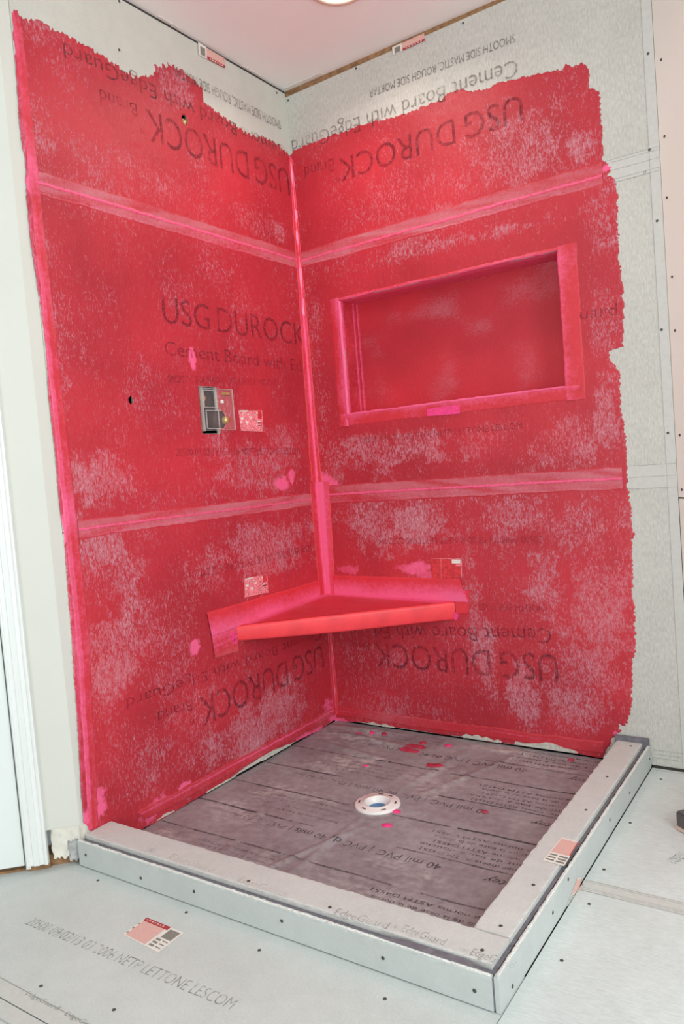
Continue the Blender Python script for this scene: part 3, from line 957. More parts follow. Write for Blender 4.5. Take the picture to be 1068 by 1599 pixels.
# floor cement boards
def fboard(x0, x1, y0, y1, mat):
    return box('cement_board', (x0, y0, -0.0120), (x1, y1, 0.0), mat, floor)
fb_left = fboard(-1.5, 1.1945, -1.6335, -1.10, 'floor_smooth')
fb_front = fboard(-1.5, 3.2, -2.55, -1.6365, 'floor_smooth')
fb_mid = fboard(1.1965, 3.2, -1.6335, -0.742, 'floor_rough')
fb_back = fboard(1.1965, 2.0, -0.738, -0.006, 'floor_rough')
fboard(-1.5, 3.2, -4.0, -2.553, 'floor_smooth')
def strip(x0, x1, y0, y1, mat, z=0.0004, parent=floor, name='edge_tape', fr=FF):
    n = max(2, int(abs(x1 - x0) / 0.05)); pts = [(x0 + (x1 - x0) * i / n, y0) for i in range(n + 1)] + [(x1 - (x1 - x0) * i / n, y1) for i in range(n + 1)]
    return prism(name, pts, z - 0.0002, z + 0.0002, mat, parent, fr=fr)
strip(1.20, 3.2, -0.718, -0.762, 'tape', parent=floor)
for y in (-0.7165, -0.7235, -0.7500, -0.7565, -0.7630): strip(1.20, 2.4, y, y - 0.0011, 'tapeline', z=0.0008, name='tape_line')
strip(-0.3, 1.19, -1.600, -1.6345, 'tape'); strip(-0.3, 3.0, -1.6375, -1.6700, 'tape')
for y in (-1.598, -1.672): strip(-0.3, 2.0, y, y - 0.0012, 'tapeline', z=0.0008, name='tape_line')
strip(1.21, 1.9, -0.020, -0.0212, 'tapeline', z=0.0008, name='tape_line')
box('wall_foot_gap', (1.197, -0.0015, -0.011), (1.33, 0.02, 0.006), 'gap', wall_right, label='black gap under the board')

# unpainted joint tapes of the back wall
def wtape(name, fr, u0, u1, z0, z1, h, mat, parent, **k):
    return prism(name, [(u0, z0), (u1, z0), (u1, z1), (u0, z1)], h - 0.0003, h + 0.0003, mat, parent, fr=fr, **k)
wtape('joint_tape', FR, 1.285, UR + 0.002, 0.016, 2.418, 0.0006, 'tape', wall_right, label='pale tape over the vertical joint')
wtape('joint_tape', FR, 1.13, 1.285, 1.787, 1.853, 0.0006, 'tape', wall_right, label='pale tape over the upper joint')
wtape('joint_tape', FR, 1.13, 1.285, 0.868, 0.938, 0.0006, 'tape', wall_right, label='pale tape over the lower joint')
for z in (1.853, 1.845, 1.822, 1.795, 1.786): wtape('tape_line', FR, 1.13, 1.310, z, z + 0.0013, 0.0011, 'tapeline', wall_right)
for z in (0.938, 0.903, 0.868): wtape('tape_line', FR, 1.13, 1.310, z, z + 0.0012, 0.0011, 'tapeline', wall_right)
for u in (1.2846,): wtape('tape_line', FR, u, u + 0.0008, 0.02, 2.41, 0.0011, 'tapeline', wall_right)
for z in (0.030, 0.042, 0.055): wtape('tape_line', FR, 1.20, 1.310, z, z + 0.001, 0.0007, 'tapeline', wall_right)

# ---------------------------------------------------------------- red coat on both walls
STEP = 0.0034
def coat(side, outline, patches, pinks, fr, holes, parent, umax):
    X, Y = grid(-0.004, umax, -0.004, 2.34, STEP)
    F = sdf(X, Y, outline)
    top = np.clip((Y - 2.05) / 0.1, 0, 1); edge = np.clip((X - 1.0) / 0.1, 0, 1)
    jag = (vnoise(X, Y * 0.35, 190, 3) * 0.018 + vnoise(X, Y * 0.4, 70, 4) * 0.008) * (1.0 if side == 'L' else 0.5)
    jage = vnoise(X * .6, Y, 190, 5) * 0.009 + vnoise(X, Y, 70, 6) * 0.004
    F = F + np.where(F < 0.03, top * jag + (1 - top) * (0.3 + 0.7 * edge) * jage * (0.3 if side == 'L' else 1.0), 0)
    # the coat runs into the corner
    F = np.where((X < 0.010) & (Y < outline[0][1] if side == 'R' else (X < 0.010) & (Y < 2.20)), np.maximum(F, 0.002), F)
    for hu, hv, hr in holes:
        F = np.minimum(F, np.sqrt((X - hu) ** 2 + ((Y - hv) * 0.8) ** 2) - hr + vnoise(X, Y, 150, 9) * 0.003)
    rects = [VALVE] if side == 'L' else [NI]
    for a, b, c, d in rects:
        r = np.minimum(np.minimum(X - a, b - X), np.minimum(Y - c, d - Y)); F = np.minimum(F, -r + (0.0 if side == 'R' else -0.001))
    thin = 0.13 + 0.0 * X + blobs(X, Y, patches, 11, 0.75) * 0.74
    near = np.clip(1 - sdf(X, Y, outline) / 0.035, 0, 1)
    thin = thin + 0.12 * near + vnoise(X, Y, 9, 21) * 0.35
    if side == 'R':                                                # clean rolled border round the niche
        dn = np.maximum(np.maximum(NI[0] - X, X - NI[1]), np.maximum(NI[2] - Y, Y - NI[3]))
        k = np.clip((0.10 - dn) / 0.03, 0, 1); thin = thin * (1 - k)
    pink = blobs(X, Y, pinks, 31, 0.8)
    if side == 'L': pink = np.maximum(pink, 0.30 * np.clip((X - 1.125) / 0.02, 0, 1))
    fresh = np.clip(vnoise(X, Y, 5, 41) * 2.2, 0, 1) * 0.35
    H = 0.0018 + 0.0006 * (vnoise(X, Y, 60, 51) + 0.5)
    return field_mesh('red_waterproofing_coat', X, Y, F, fr, H, {'thin': thin, 'pink': pink, 'fresh': fresh}, 'paint', parent)
coat('L', OUTLINE_L, PATCH_L, PINK_L, FL, [(0.8934, 1.2505, 0.0085), (0.5614, 2.159, 0.0125), (0.518, 1.197, 0.025)], wall_left, 1.20)
coat('R', OUTLINE_R, PATCH_R, PINK_R, FR, [], wall_right, 1.19)

# raised membrane strips: profile(t across 0..1, s along metres) -> thin, pink, fresh
def membrane(name, fr, quad, prof, parent, h=0.003, step=0.004, jag=0.004, seed=0, label=None):
    """quad: (u,z) of start-low, end-low, end-high, start-high"""
    A, B, C_, D_ = [Vector(q) for q in quad]
    n = max(4, int(max((B - A).length, (C_ - D_).length) / step)); m = max(5, int((D_ - A).length / 0.0028))
    vs, fs, at = [], [], {'thin': [], 'pink': [], 'fresh': []}
    L = (B - A).length
    si = np.linspace(0, 1, n + 1)
    j0 = vnoise(si * L, si * 0, 60, seed + 1) * jag + vnoise(si * L, si * 0, 14, seed + 2) * jag; j1 = vnoise(si * L, si * 0, 60, seed + 3) * jag + vnoise(si * L, si * 0, 14, seed + 4) * jag
    for i in range(n + 1):
        a = A.lerp(B, i / n); b = D_.lerp(C_, i / n); w = (b - a); wl = w.length; wn = w / max(wl, 1e-6)
        a = a + wn * j0[i]; b = b + wn * j1[i]
        for j in range(m + 1):
            t = j / m; q = a.lerp(b, t); th, pk, frs, hh = prof(t, i / n * L)
            e = min(t, 1 - t) * m
            vs.append(fr(q.x, q.y, 0.0018 if e < 0.5 else h * hh)); at['thin'].append(th); at['pink'].append(pk); at['fresh'].append(frs)
    for i in range(n):
        for j in range(m):
            k = i * (m + 1) + j; fs.append((k, k + m + 1, k + m + 2, k + 1))
    me = mesh(name, vs, fs)
    for a in at: me.attributes.new(a, 'FLOAT', 'POINT').data.foreach_set('value', np.array(at[a], dtype=np.float32))
    me.polygons.foreach_set('use_smooth', [True] * len(me.polygons))
    return obj(name, me, 'paint_flat', parent, label=label)

_n1 = lambda s, k, sd: float(vnoise(s, 0.0, k, sd))
def seam_prof(sd, pale=0.85, c0=0.5):
    def f(t, s):
        c = c0 + 0.03 * _n1(s, 6, sd)
        line = max(0, 1 - abs(t - c) / 0.075) ** 0.6
        line2 = max(0, 1 - abs(t - 0.20 - 0.03 * _n1(s, 9, sd + 1)) / 0.05) * max(0, 0.3 + 2 * _n1(s, 5, sd + 2))
        edge = 1.0 if (t < 0.06 or t > 0.94) else 0.0
        thin = pale * (1 - line) * (0.75 + 0.9 * _n1(s + t * 0.4, 12, sd + 3)) * (1 - 0.8 * edge)
        pk = max(0.95 * line, 0.7 * line2, 0.32 * (1 if t < c else 0.6) * (0.5 + _n1(s, 7, sd + 5)))
        return thin + 0.25, pk, 0.25, 1.0 + 0.5 * line - 0.25 * (0.12 < t < 0.18)
    return f
membrane('seam_tape', FL, [(0.01, 1.775), (1.145, 1.782), (1.145, 1.848), (0.01, 1.843)], seam_prof(1), wall_left, h=0.00304, label='painted tape over the upper joint')
membrane('seam_tape', FL, [(0.02, 0.864), (1.120, 0.868), (1.120, 0.922), (0.02, 0.918)], seam_prof(12), wall_left, h=0.00308, label='painted tape over the lower joint')
membrane('seam_tape', FR, [(0.01, 1.778), (1.150, 1.787), (1.150, 1.858), (0.01, 1.843)], seam_prof(23, c0=0.42), wall_right, h=0.00312, label='painted tape over the upper joint')
membrane('seam_tape', FR, [(0.02, 0.866), (1.157, 0.868), (1.157, 0.940), (0.02, 0.940)], seam_prof(34), wall_right, h=0.00316, label='painted tape over the lower joint')
def edge_prof(t, s):
    return 0.25 + 0.7 * max(0, t - 0.45) + 0.5 * _n1(s, 9, 61), 0.22 + 0.42 * (t < 0.4) * (0.6 + _n1(s, 4, 62)) + 0.3 * _n1(s, 22, 63) + 0.4 * math.exp(-((s - 1.82) / .05) ** 2) + 0.5 * math.exp(-((s - 0.9) / .05) ** 2), 0.6, 1.0
# t = 0 is the outer edge
membrane('edge_tape', FL, [(1.184, 0.082), (1.160, 0.55), (1.122, 0.55), (1.150, 0.082)], lambda t, s: edge_prof(t, s), wall_left, jag=0.003, h=0.00390, seed=70, label='pink painted tape along the front edge')
membrane('edge_tape', FL, [(1.162, 0.55), (1.162, 2.236), (1.137, 2.200), (1.118, 0.55)], lambda t, s: edge_prof(t, s + 0.5), wall_left, jag=0.003, h=0.00394, seed=75, label='pink painted tape along the front edge')
def corner_prof(wide, t0, up):
    def f(t, s):
        line = min(1.0, 1.8 * max(0, 1 - t / t0))
        return 0.15, min(1.0, 0.9 * line + (0.42 * wide + 0.30 * _n1(s, 10, 80)) * (t < 0.9)), 0.9 * wide + 0.2, 1.0 + 0.6 * line
    return f
membrane('corner_tape', FL, [(0.0, 0.955), (0.0, 2.205), (0.012, 2.190), (0.040, 0.955)], corner_prof(0.75, 0.4, 1), wall_left, jag=0.004, h=0.00448, seed=90, label='pink painted corner tape')
membrane('corner_tape', FR, [(0.0, 0.955), (0.0, 2.205), (0.010, 2.190), (0.026, 0.955)], corner_prof(0.8, 0.5, 1), wall_right, jag=0.004, h=0.00452, seed=95, label='pink painted corner tape')
membrane('corner_tape', FL, [(0.0, 0.50), (0.0, 0.955), (0.052, 0.955), (0.048, 0.50)], corner_prof(0.55, 0.5, 0), wall_left, jag=0.002, h=0.00456, seed=100, label='orange-red fabric strip in the corner above the bench')
membrane('corner_tape', FR, [(0.0, 0.50), (0.0, 0.955), (0.060, 0.955), (0.048, 0.50)], corner_prof(1.3, 0.6, 0), wall_right, jag=0.002, h=0.00460, seed=105, label='hot pink fabric strip in the corner above the bench')
membrane('corner_tape', FL, [(0.0, 0.03), (0.0, 0.46), (0.012, 0.46), (0.020, 0.03)], corner_prof(0.3, 0.5, 1), wall_left, jag=0.004, h=0.00464, seed=110, label='pink painted corner below the bench')
membrane('corner_tape', FR, [(0.0, 0.03), (0.0, 0.46), (0.010, 0.46), (0.018, 0.03)], corner_prof(0.5, 0.5, 1), wall_right, jag=0.004, h=0.00468, seed=115, label='pink painted corner below the bench')
def foot_prof(sd, amt):
    def f(t, s): return 0.45 + 0.5 * _n1(s, 8, sd), (0.95 if 0.55 < t < 0.75 else 0.25) * amt * max(0, 0.6 + 1.3 * _n1(s, 5, sd + 1)), 0.4, 1.0
    return f
membrane('foot_tape', FL, [(0.0, 0.026), (0.98, 0.024), (1.02, 0.062), (0.0, 0.058)], foot_prof(120, 1.0), wall_left, jag=0.006, h=0.00392, seed=120, label='pink streaked strip along the foot of the wall')
membrane('foot_tape', FR, [(0.0, 0.022), (1.05, 0.020), (1.05, 0.060), (0.0, 0.058)], foot_prof(130, 0.45), wall_right, jag=0.005, h=0.00396, seed=130, label='red strip along the foot of the wall')

# pink fillet of thick paint down the corner
for z0, z1, r_ in ((0.03, 0.440, 0.0095), (0.518, 0.955, 0.0130), (0.955, 2.195, 0.0105)):
    n_ = int((z1 - z0) / 0.02); vs, fs = [], []
    for i in range(n_ + 1):
        z = z0 + (z1 - z0) * i / n_; q = r_ * (0.85 + 0.7 * _n1(z, 22, 150)); q2 = r_ * (0.85 + 0.7 * _n1(z, 22, 151))
        if z1 > 2 and i == n_: q = q2 = 0.003
        vs += [(0.0, -0.0020 - q, z), (0.0020 + q * 0.2, -0.002 - q, z), (0.002 + q * .42, -0.002 - q * .42, z), (0.002 + q2, -0.0020 - q2 * .2, z), (0.0020 + q2, 0.0, z), (0.0, 0.0, z)]
        if i:
            for k in range(6): a_, b_ = (i - 1) * 6 + k, (i - 1) * 6 + (k + 1) % 6; fs.append((a_, b_, b_ + 6, a_ + 6))
    me = mesh('corner_bead', vs, fs); me.polygons.foreach_set('use_smooth', [True] * len(me.polygons))
    obj('corner_bead', me, M['bead'] if 'bead' in M else M.setdefault('bead', plain('thick_hot_pink_paint', (0.92, 0.20, 0.37), 0.35, noise=0.18, scale=60, bump=0.2, spec=0.5)), wall_left, label='bright pink bead down the corner')

# mortar slivers left bare at the foot of the back and left walls
def sliver(fr, u0, u1, z0, z1, parent, seed):
    rs = random.Random(seed); n = 10
    pts = [(u0 + (u1 - u0) * i / n, z0 + rs.uniform(-.001, .001)) for i in range(n + 1)] + [(u1 - (u1 - u0) * i / n, z0 + (z1 - z0) * (0.3 + 0.7 * rs.random()) * math.sin(math.pi * (0.08 + 0.84 * (1 - i / n))) ** .5) for i in range(n + 1)]
    return prism('mortar_sliver', pts, 0.0006, 0.0048, 'thinset', parent, fr=fr)
sliver(FR, 0.555, 0.700, 0.008, 0.026, wall_right, 1); sliver(FR, 0.752, 0.965, 0.010, 0.034, wall_right, 2)
sliver(FR, 0.15, 0.27, 0.006, 0.022, wall_right, 5)
sliver(FL, 0.30, 0.47, 0.008, 0.022, wall_left, 3); sliver(FL, 0.88, 0.95, 0.006, 0.014, wall_left, 4); sliver(FL, 0.60, 0.74, 0.006, 0.013, wall_left, 6)

# ---------------------------------------------------------------- lettering on boards, stickers, screws
NRM = {'L': (1, 0, 0), 'R': (0, -1, 0), 'F': (0, 0, 1), 'C': (0, 0, 1)}
def board_for(pl, pt):
    if pl == 'L': return left_boards[0 if pt[2] < 0.89 else (1 if pt[2] < 1.81 else 2)]
    if pl == 'R': return right_boards[0 if pt[2] < 0.9 else (1 if pt[2] < 1.815 else 2)]
    if pl == 'F': return fb_left if pt[1] > -1.63 and pt[0] < 1.2 else (fb_back if pt[0] > 1.2 and pt[1] > -0.74 else (fb_front if pt[1] < -1.63 else fb_mid))
    return None

# ---------------------------------------------------------------- shower curb
curb = thing('shower_curb', 'low L-shaped curb of grey cement board strips over dark liner around the shower pan', 'curb', (0.6, -1.16, 0))
def child_world(o, parent):
    o.parent = parent; o.matrix_parent_inverse = Matrix.Translation(-parent.location) if parent.type == 'EMPTY' else Matrix()
    return o
X1, Y1, ZC = 1.194, -1.2195, 0.0765
def rag_board(name, lo, hi, mat, parent, rag_edges, seed, amp=0.0012, step=0.012, label=None):
    """box cut along x with slightly broken long edges on top"""
    rs = random.Random(seed); bm = bmesh.new()
    ax = 0 if (hi[0] - lo[0]) > (hi[1] - lo[1]) else 1; L = hi[ax] - lo[ax]; n = int(L / step)
    rings = []
    for i in range(n + 1):
        s = lo[ax] + L * i / n; o2 = 1 - ax
        c0, c1 = lo[o2], hi[o2]
        e0 = rs.uniform(-amp, amp) if rag_edges[0] else 0; e1 = rs.uniform(-amp, amp) if rag_edges[1] else 0
        zt0 = hi[2] + (rs.uniform(-amp, amp * .3) if rag_edges[0] else 0); zt1 = hi[2] + (rs.uniform(-amp, amp * .3) if rag_edges[1] else 0)
        ring = []
        wd = min(0.006, (c1 - c0) * 0.35)
        for c, z in ((c0 , lo[2]), (c0, hi[2] - .006 if hi[2] - lo[2] > .01 else hi[2] - .003), (c0 + e0, zt0 - .0008), (c0 + e0 + .0012, zt0), (c0 + wd, hi[2]), (c1 - wd, hi[2]), (c1 + e1 - .0012, zt1), (c1 + e1, zt1 - .0008), (c1, hi[2] - .006 if hi[2] - lo[2] > .01 else hi[2] - .003), (c1, lo[2])):
            co = [0, 0, z]; co[ax] = s; co[o2] = c; ring.append(bm.verts.new(co))
        rings.append(ring)
    for a, b in zip(rings, rings[1:]):
        for q in range(10):
            bm.faces.new([a[q], b[q], b[(q + 1) % 10], a[(q + 1) % 10]])
    bm.faces.new(rings[0]); bm.faces.new(rings[-1][::-1])
    o = obj(name, bm_mesh(name, bm), mat, label=label); return child_world(o, parent)
# core wrapped in liner
child_world(box('liner_wrap', (0.0015, Y1 + 0.0135, 0.0), (X1 - 0.0135, -1.113, ZC - 0.0125), 'liner_edge', label='dark grey-violet liner folded over the curb'), curb)
child_world(box('liner_wrap', (1.0985, -1.112, 0.0), (X1 - 0.0135, -0.008, ZC - 0.0125), 'liner_edge', label='dark grey-violet liner folded over the curb'), curb)
top_f = rag_board('top_board', (0.004, -1.1955, ZC - 0.0122), (1.172, -1.109, ZC), 'curb_top', curb, (1, 1), 1, label='long pinkish grey top strip at the front')
top_r = rag_board('top_board', (1.096, -1.1075, ZC - 0.0122), (1.1725, -0.016, ZC), 'curb_top', curb, (1, 1), 2, label='pale grey top strip on the right')
M['face_cut'] = M['chalk']
face_f = rag_board('face_board', (0.0, Y1, 0.003), (X1 - 0.013, Y1 + 0.0090, 0.0685), 'curb_side', curb, (1, 1), 3, 0.0012, label='grey front face strip with screw heads')
face_r = rag_board('face_board', (X1 - 0.0090, -1.2175, 0.001), (X1, -0.004, 0.0690), 'curb_side', curb, (1, 1), 4, 0.0014, label='pale right face strip')
ce = rag_board('broken_edge', (0.002, Y1 + 0.0016, 0.064), (X1 - 0.016, Y1 + 0.0070, 0.0712), 'chalk', curb, (1, 1), 5, 0.0020, 0.008, label='white crumbled upper edge of the front strip')
ce2 = rag_board('broken_edge', (X1 - 0.0075, -1.2100, 0.064), (X1 - 0.0015, -0.010, 0.0708), 'chalk', curb, (1, 1), 6, 0.0012, 0.009, label='pale crumbled upper edge of the right strip')
child_world(box('corner_liner_fold', (X1 - 0.0128, Y1 + 0.0030, 0.004), (X1 - 0.0060, Y1 + 0.0135, 0.062), 'liner_edge', label='liner fold showing in the open corner joint'), curb)
child_world(box('cap_gap', (0.0, Y1 + 0.004, 0.0), (X1 - 0.004, Y1 + 0.013, 0.004), 'gap', label='dark gap under the front strip'), curb)
child_world(box('liner_end', (1.090, -0.014, 0.060), (1.192, -0.0025, 0.092), 'liner_edge', bev=0.002, label='dark liner end folded up against the wall'), curb)
child_world(prism('liner_fold', [(0.93, Y1 + .004), (1.04, Y1 + .003), (1.175, Y1 + .006), (1.12, Y1 + 0.02), (1.0, Y1 + 0.02)], 0.0716, 0.0730, 'liner_edge', label='liner flap poking out at the corner'), curb)

for s, pl, a, b, c, st in TEXTS:
    n = NRM[pl]; off = {'L': 0.0032, 'R': 0.0032, 'F': 0.0006, 'C': 0.0004}[pl]
    th = -0.003 if s.startswith('USG D') else -0.007
    if st == 'ink': off = 0.0012 if 0 else 0.0030
    off = 0.0008 if pl == 'C' else off
    o = lettering(s, a, b, c, n, off, M[st], None, thin=th)
    if pl == 'C': o.parent = top_f; o.matrix_parent_inverse = top_f.matrix_parent_inverse.inverted() if 0 else Matrix()
    else: o.parent = board_for(pl, a)
    if pl == 'C': o.matrix_parent_inverse = Matrix()

def sticker(label, pl, q, kind):
    q = [Vector(v) for v in q]; n = Vector(NRM.get(pl, (1, 0, 0)))
    P = lambda s, t: (q[0].lerp(q[1], s)).lerp(q[3].lerp(q[2], s), t)
    base = {'L': 0.0034, 'R': 0.0034, 'F': 0.0007, 'C': 0.0009, 'CR': 0.0008}[pl]
    vs, fs, mi = [], [], []
    def rect(s0, s1, t0, t1, m, lift):
        k = len(vs)
        for s, t in ((s0, t0), (s1, t0), (s1, t1), (s0, t1)): vs.append(P(s, t) + n * (base + lift))
        fs.append((k, k + 1, k + 2, k + 3)); mi.append(m)
    e = 0.00025
    mats = ['paper', 'paper_pink', 'paper_red', 'bar', 'ink']
    if kind == 'bar_left':
        rect(0, 0.30, -0.05, 1.0, 0, 0); rect(0.30, 1, 0.0, 1.0, 1, 0); rect(0.32, 1.0, 0.72, 1.0, 2, e); rect(0.07, 0.25, 0.18, 0.9, 3, e)
        for i in range(6): rect(0.42 + i * .09, 0.46 + i * .09, 0.80, 0.92, 0, 2 * e)
        rect(0.93, 0.96, 0.08, 0.2, 2, e)
    elif kind == 'pinked':
        mats = ['paper_wet', 'paper', 'paper_redwet', 'bar', 'ink']
        rect(0, 1, 0, 1, 0, 0)
        rs = random.Random(4)
        for i in range(16):
            s = rs.random() * .85; t = rs.random() * .85; rect(s, s + rs.random() * .13, t, t + rs.random() * .14, 1, e)
        rect(0.80, 0.97, 0.02, 0.40, 2, 1.5 * e); rect(0.78, 0.97, 0.55, 0.62, 2, e); rect(0.78, 0.9, 0.7, 0.75, 2, e); rect(0.04, 0.40, 0.0, 0.06, 1, 1.5 * e)
    elif kind == 'redded':
        mats = ['paper_redwet', 'paper_wet', 'paper', 'bar', 'ink']
        rect(0, 1, 0, 1, 0, 0); rect(0, 1, 0, 0.03, 1, e); rect(0.97, 1, 0, 1, 1, e); rect(0.32, 0.335, 0, 1, 1, e); rect(0.68, 0.95, 0.05, 0.25, 2, e); rect(0.8, 0.96, 0.3, 0.4, 1, e)
    elif kind == 'strip':
        mats = ['pinkp']; rect(0, 1, 0, 1, 0, 0.0016)
    elif kind == 'floor':
        rect(0, 1, 0, 1, 0, 0); rect(0.04, 0.60, 0.06, 0.95, 1, e)
        rect(0.02, 0.66, -0.0, 0.16, 2, 2 * e)
        for i in range(7): rect(0.07 + i * .07, 0.11 + i * .07, 0.05, 0.11, 1, 3 * e)
        rect(0.70, 0.95, 0.08, 0.48, 3, e)
        for i in range(3):
            rect(0.66, 0.78, 0.55 + i * .14, 0.63 + i * .14, 3, e); rect(0.82, 0.95, 0.56 + i * .14, 0.60 + i * .14, 3, e)
        for t in (0.3, 0.55, 0.8): rect(0.01, 0.04, t, t + .08, 3, e)
    else:
        rect(0, 1, 0, 1, 0, 0); rect(0.06, 1.0, 0.05, 0.62, 1, e); rect(0.95, 1.0, 0.0, 0.6, 2, 1.5 * e)
        for i in range(3): rect(0.08, 0.45, 0.68 + i * .1, 0.73 + i * .1, 3, e); rect(0.55, 0.95, 0.68 + i * .1, 0.74 + i * .1, 3, e)
    me = mesh('sticker', vs, fs, mi)
    par = {'C': curb, 'CR': curb}.get(pl) or board_for(pl, q[0])
    o = obj('sticker' if kind != 'strip' else 'pink_patch', me, mats, label=label)
    if par is curb: child_world(o, curb)
    else: o.parent = par
for args in STICKERS: sticker(*args)

scr = lathe([(0.0001, 0.0004), (0.0022, 0.0004), (0.0034, 0.0010), (0.0040, 0.0002), (0.0041, -0.001)], 10, name='screw')
scr.materials.append(M['screw'])
def screw(loc, n, parent, first=[0]):
    o = bpy.data.objects.new('screw_head', scr); COL.objects.link(o)
    o.rotation_euler = Vector((0, 0, 1)).rotation_difference(Vector(n)).to_euler(); o.location = loc
    if parent is curb: child_world(o, curb)
    else: o.parent = parent
for pl, a, b in SCREWS:
    if pl == 'L': screw((0.0003, -a, b), (1, 0, 0), board_for('L', (0, 0, b)))
    elif pl == 'R': screw((a, -0.0003 if a < 1.28 else -0.0012, b), (0, -1, 0), board_for('R', (0, 0, b)) if a < 1.312 else wall_right)
    elif pl == 'F': screw((a, b, 0.0002), (0, 0, 1), board_for('F', (a, b)))
    elif pl == 'CF': screw((a, Y1 - 0.0003, b), (0, -1, 0), curb)
    elif pl == 'CR': screw((X1 + 0.0003, a, b), (1, 0, 0), curb)
    else: screw((a, b, ZC + 0.0003), (0, 0, 1), curb)
# screws in the drywall on the far right
dr = Vector(DRr).normalized()
for s, z in ((0.030, 2.08), (0.026, 1.87), (0.022, 1.70), (0.026, 1.475), (0.026, 1.322), (0.022, 1.02), (0.018, 0.86), (0.03, 0.80)):
    screw((PR[0] + dr.x * s - 0.0005, PR[1] + dr.y * s - 0.0005, z), (-1, -1, 0), wall_back)

# ---------------------------------------------------------------- niche
niche = thing('wall_niche', 'wide red recessed niche with hot pink edges in the back wall', 'niche', (0.585, 0, 1.2))
ND = 0.118
def nbox(name, fr_quad, prof, label=None, n2=None):
    pass
def field_panel(name, fr, u0, u1, v0, v1, thinv, pinkf, freshv, parent, step=0.006, seed=0, bulge=0.0006, label=None):
    X, Y = grid(u0, u1 - step * 1.0, v0, v1 - step * 1.0, step)
    X = u0 + (X - u0) * (u1 - u0) / max(X.max() - u0, 1e-6); Y = v0 + (Y - v0) * (v1 - v0) / max(Y.max() - v0, 1e-6)
    H = bulge * vnoise(X, Y, 20, seed)
    thin = thinv + 0.9 * vnoise(X, Y * 1.6, 7, seed + 1); pink = pinkf(X, Y) if callable(pinkf) else pinkf + 0 * X
    fresh = freshv + 0.5 * vnoise(X, Y, 9, seed + 2)
    return child_world(field_mesh(name, X, Y, np.ones(X.shape), fr, H, {'thin': thin, 'pink': pink, 'fresh': fresh}, 'paint_flat', None, label=label), parent)
a, b, c, d = NI
field_panel('back_panel', lambda u, z, h: (u, ND - h, z), a, b, c, d, 0.30, lambda X, Y: 0.8 * np.clip(1 - (X - a) / 0.014, 0, 1) + 0.5 * np.clip(1 - (Y - c) / 0.012, 0, 1), 0.2, niche, seed=200, label='smooth dull red back of the niche')
field_panel('side_panel', lambda y, z, h: (a + h, y, z), 0.0, ND, c, d, 0.2, lambda X, Y: 0.9 * np.clip(1 - np.abs(X - 0.012) / 0.016, 0, 1) + 0.75 * np.clip(1 - np.abs(X - 0.095) / 0.008, 0, 1) + 0.2, 0.3, niche, step=0.004, seed=210, label='left reveal streaked with pink')
field_panel('side_panel', lambda y, z, h: (b - h, y, z), 0.0, ND, c, d, 0.1, 0.3, 0.3, niche, step=0.006, seed=220)
field_panel('top_panel', lambda u, y, h: (u, y, d - h), a, b, 0.0, ND, 0.1, lambda X, Y: 0.55 + 0.5 * np.clip(1 - np.abs(Y - 0.02) / 0.03, 0, 1), 0.2, niche, step=0.005, seed=230, label='pinkish underside of the niche top')
field_panel('bottom_panel', lambda u, y, h: (u, y, c + h), a, b, 0.0, ND, 0.1, 0.5, 0.3, niche, step=0.006, seed=240)
# rounded pink lips around the opening
def lip(name, p0, p1, width, prof, seed, fr=FR, h=0.0045, parent=niche, label=None):
    """flat-topped strip of given width centred on the segment"""
    P0, P1 = Vector(p0), Vector(p1); d_ = (P1 - P0).normalized(); n_ = Vector((-d_.y, d_.x)) * width / 2
    o = membrane(name, fr, [tuple(P0 - n_), tuple(P1 - n_), tuple(P1 + n_), tuple(P0 + n_)], prof, None, h=h, jag=0.0025, seed=seed, label=label)
    return child_world(o, parent)
def lipp(sd, lo, hi, inner_high=True, pk0=0.5):
    def f(t, s):
        k = 1 - t if inner_high else t
        return 0.2 + 0.4 * _n1(s, 9, sd), min(1, lo + (hi - lo) * k ** 3 + 0.35 * _n1(s, 15, sd + 1)), 0.65, 0.7 + 0.5 * k
    return f
lip('rim_strip', (a - 0.020, c - 0.045), (a - 0.020, d + 0.01), 0.042, lipp(300, 0.15, 1.1), 300, h=0.0044, label='pink fabric strip on the left rim')
lip('rim_strip', (b + 0.030, d + 0.012), (b + 0.030, c - 0.045), 0.062, lipp(310, 0.15, 0.6), 310, h=0.0047, label='pink fabric strip on the right rim')
lip('rim_strip', (a - 0.03, c - 0.021), (b + 0.045, c - 0.021), 0.046, lipp(320, 0.12, 0.7, False), 320, h=0.0050, label='pink fabric strip on the lower rim')
lip('rim_strip', (b + 0.01, d + 0.0045), (a - 0.008, d + 0.0045), 0.011, lipp(330, 0.3, 0.9, False), 330, h=0.0053, label='narrow pink strip on the upper rim')
lip('niche_bead', (a + 0.0005, c), (a + 0.0005, d - 0.004), 0.013, lambda t, s: (0, 1.2 + 0.3 * _n1(s, 12, 7), 0, 1.2), 340, h=0.0062, label='bright pink bead on the left edge')
lip('niche_bead', (a, c - 0.001), (b, c - 0.001), 0.008, lambda t, s: (0, 0.9 + 0.5 * _n1(s, 9, 8), 0, 1.2), 350, h=0.0060, label='bright pink bead on the lower edge')

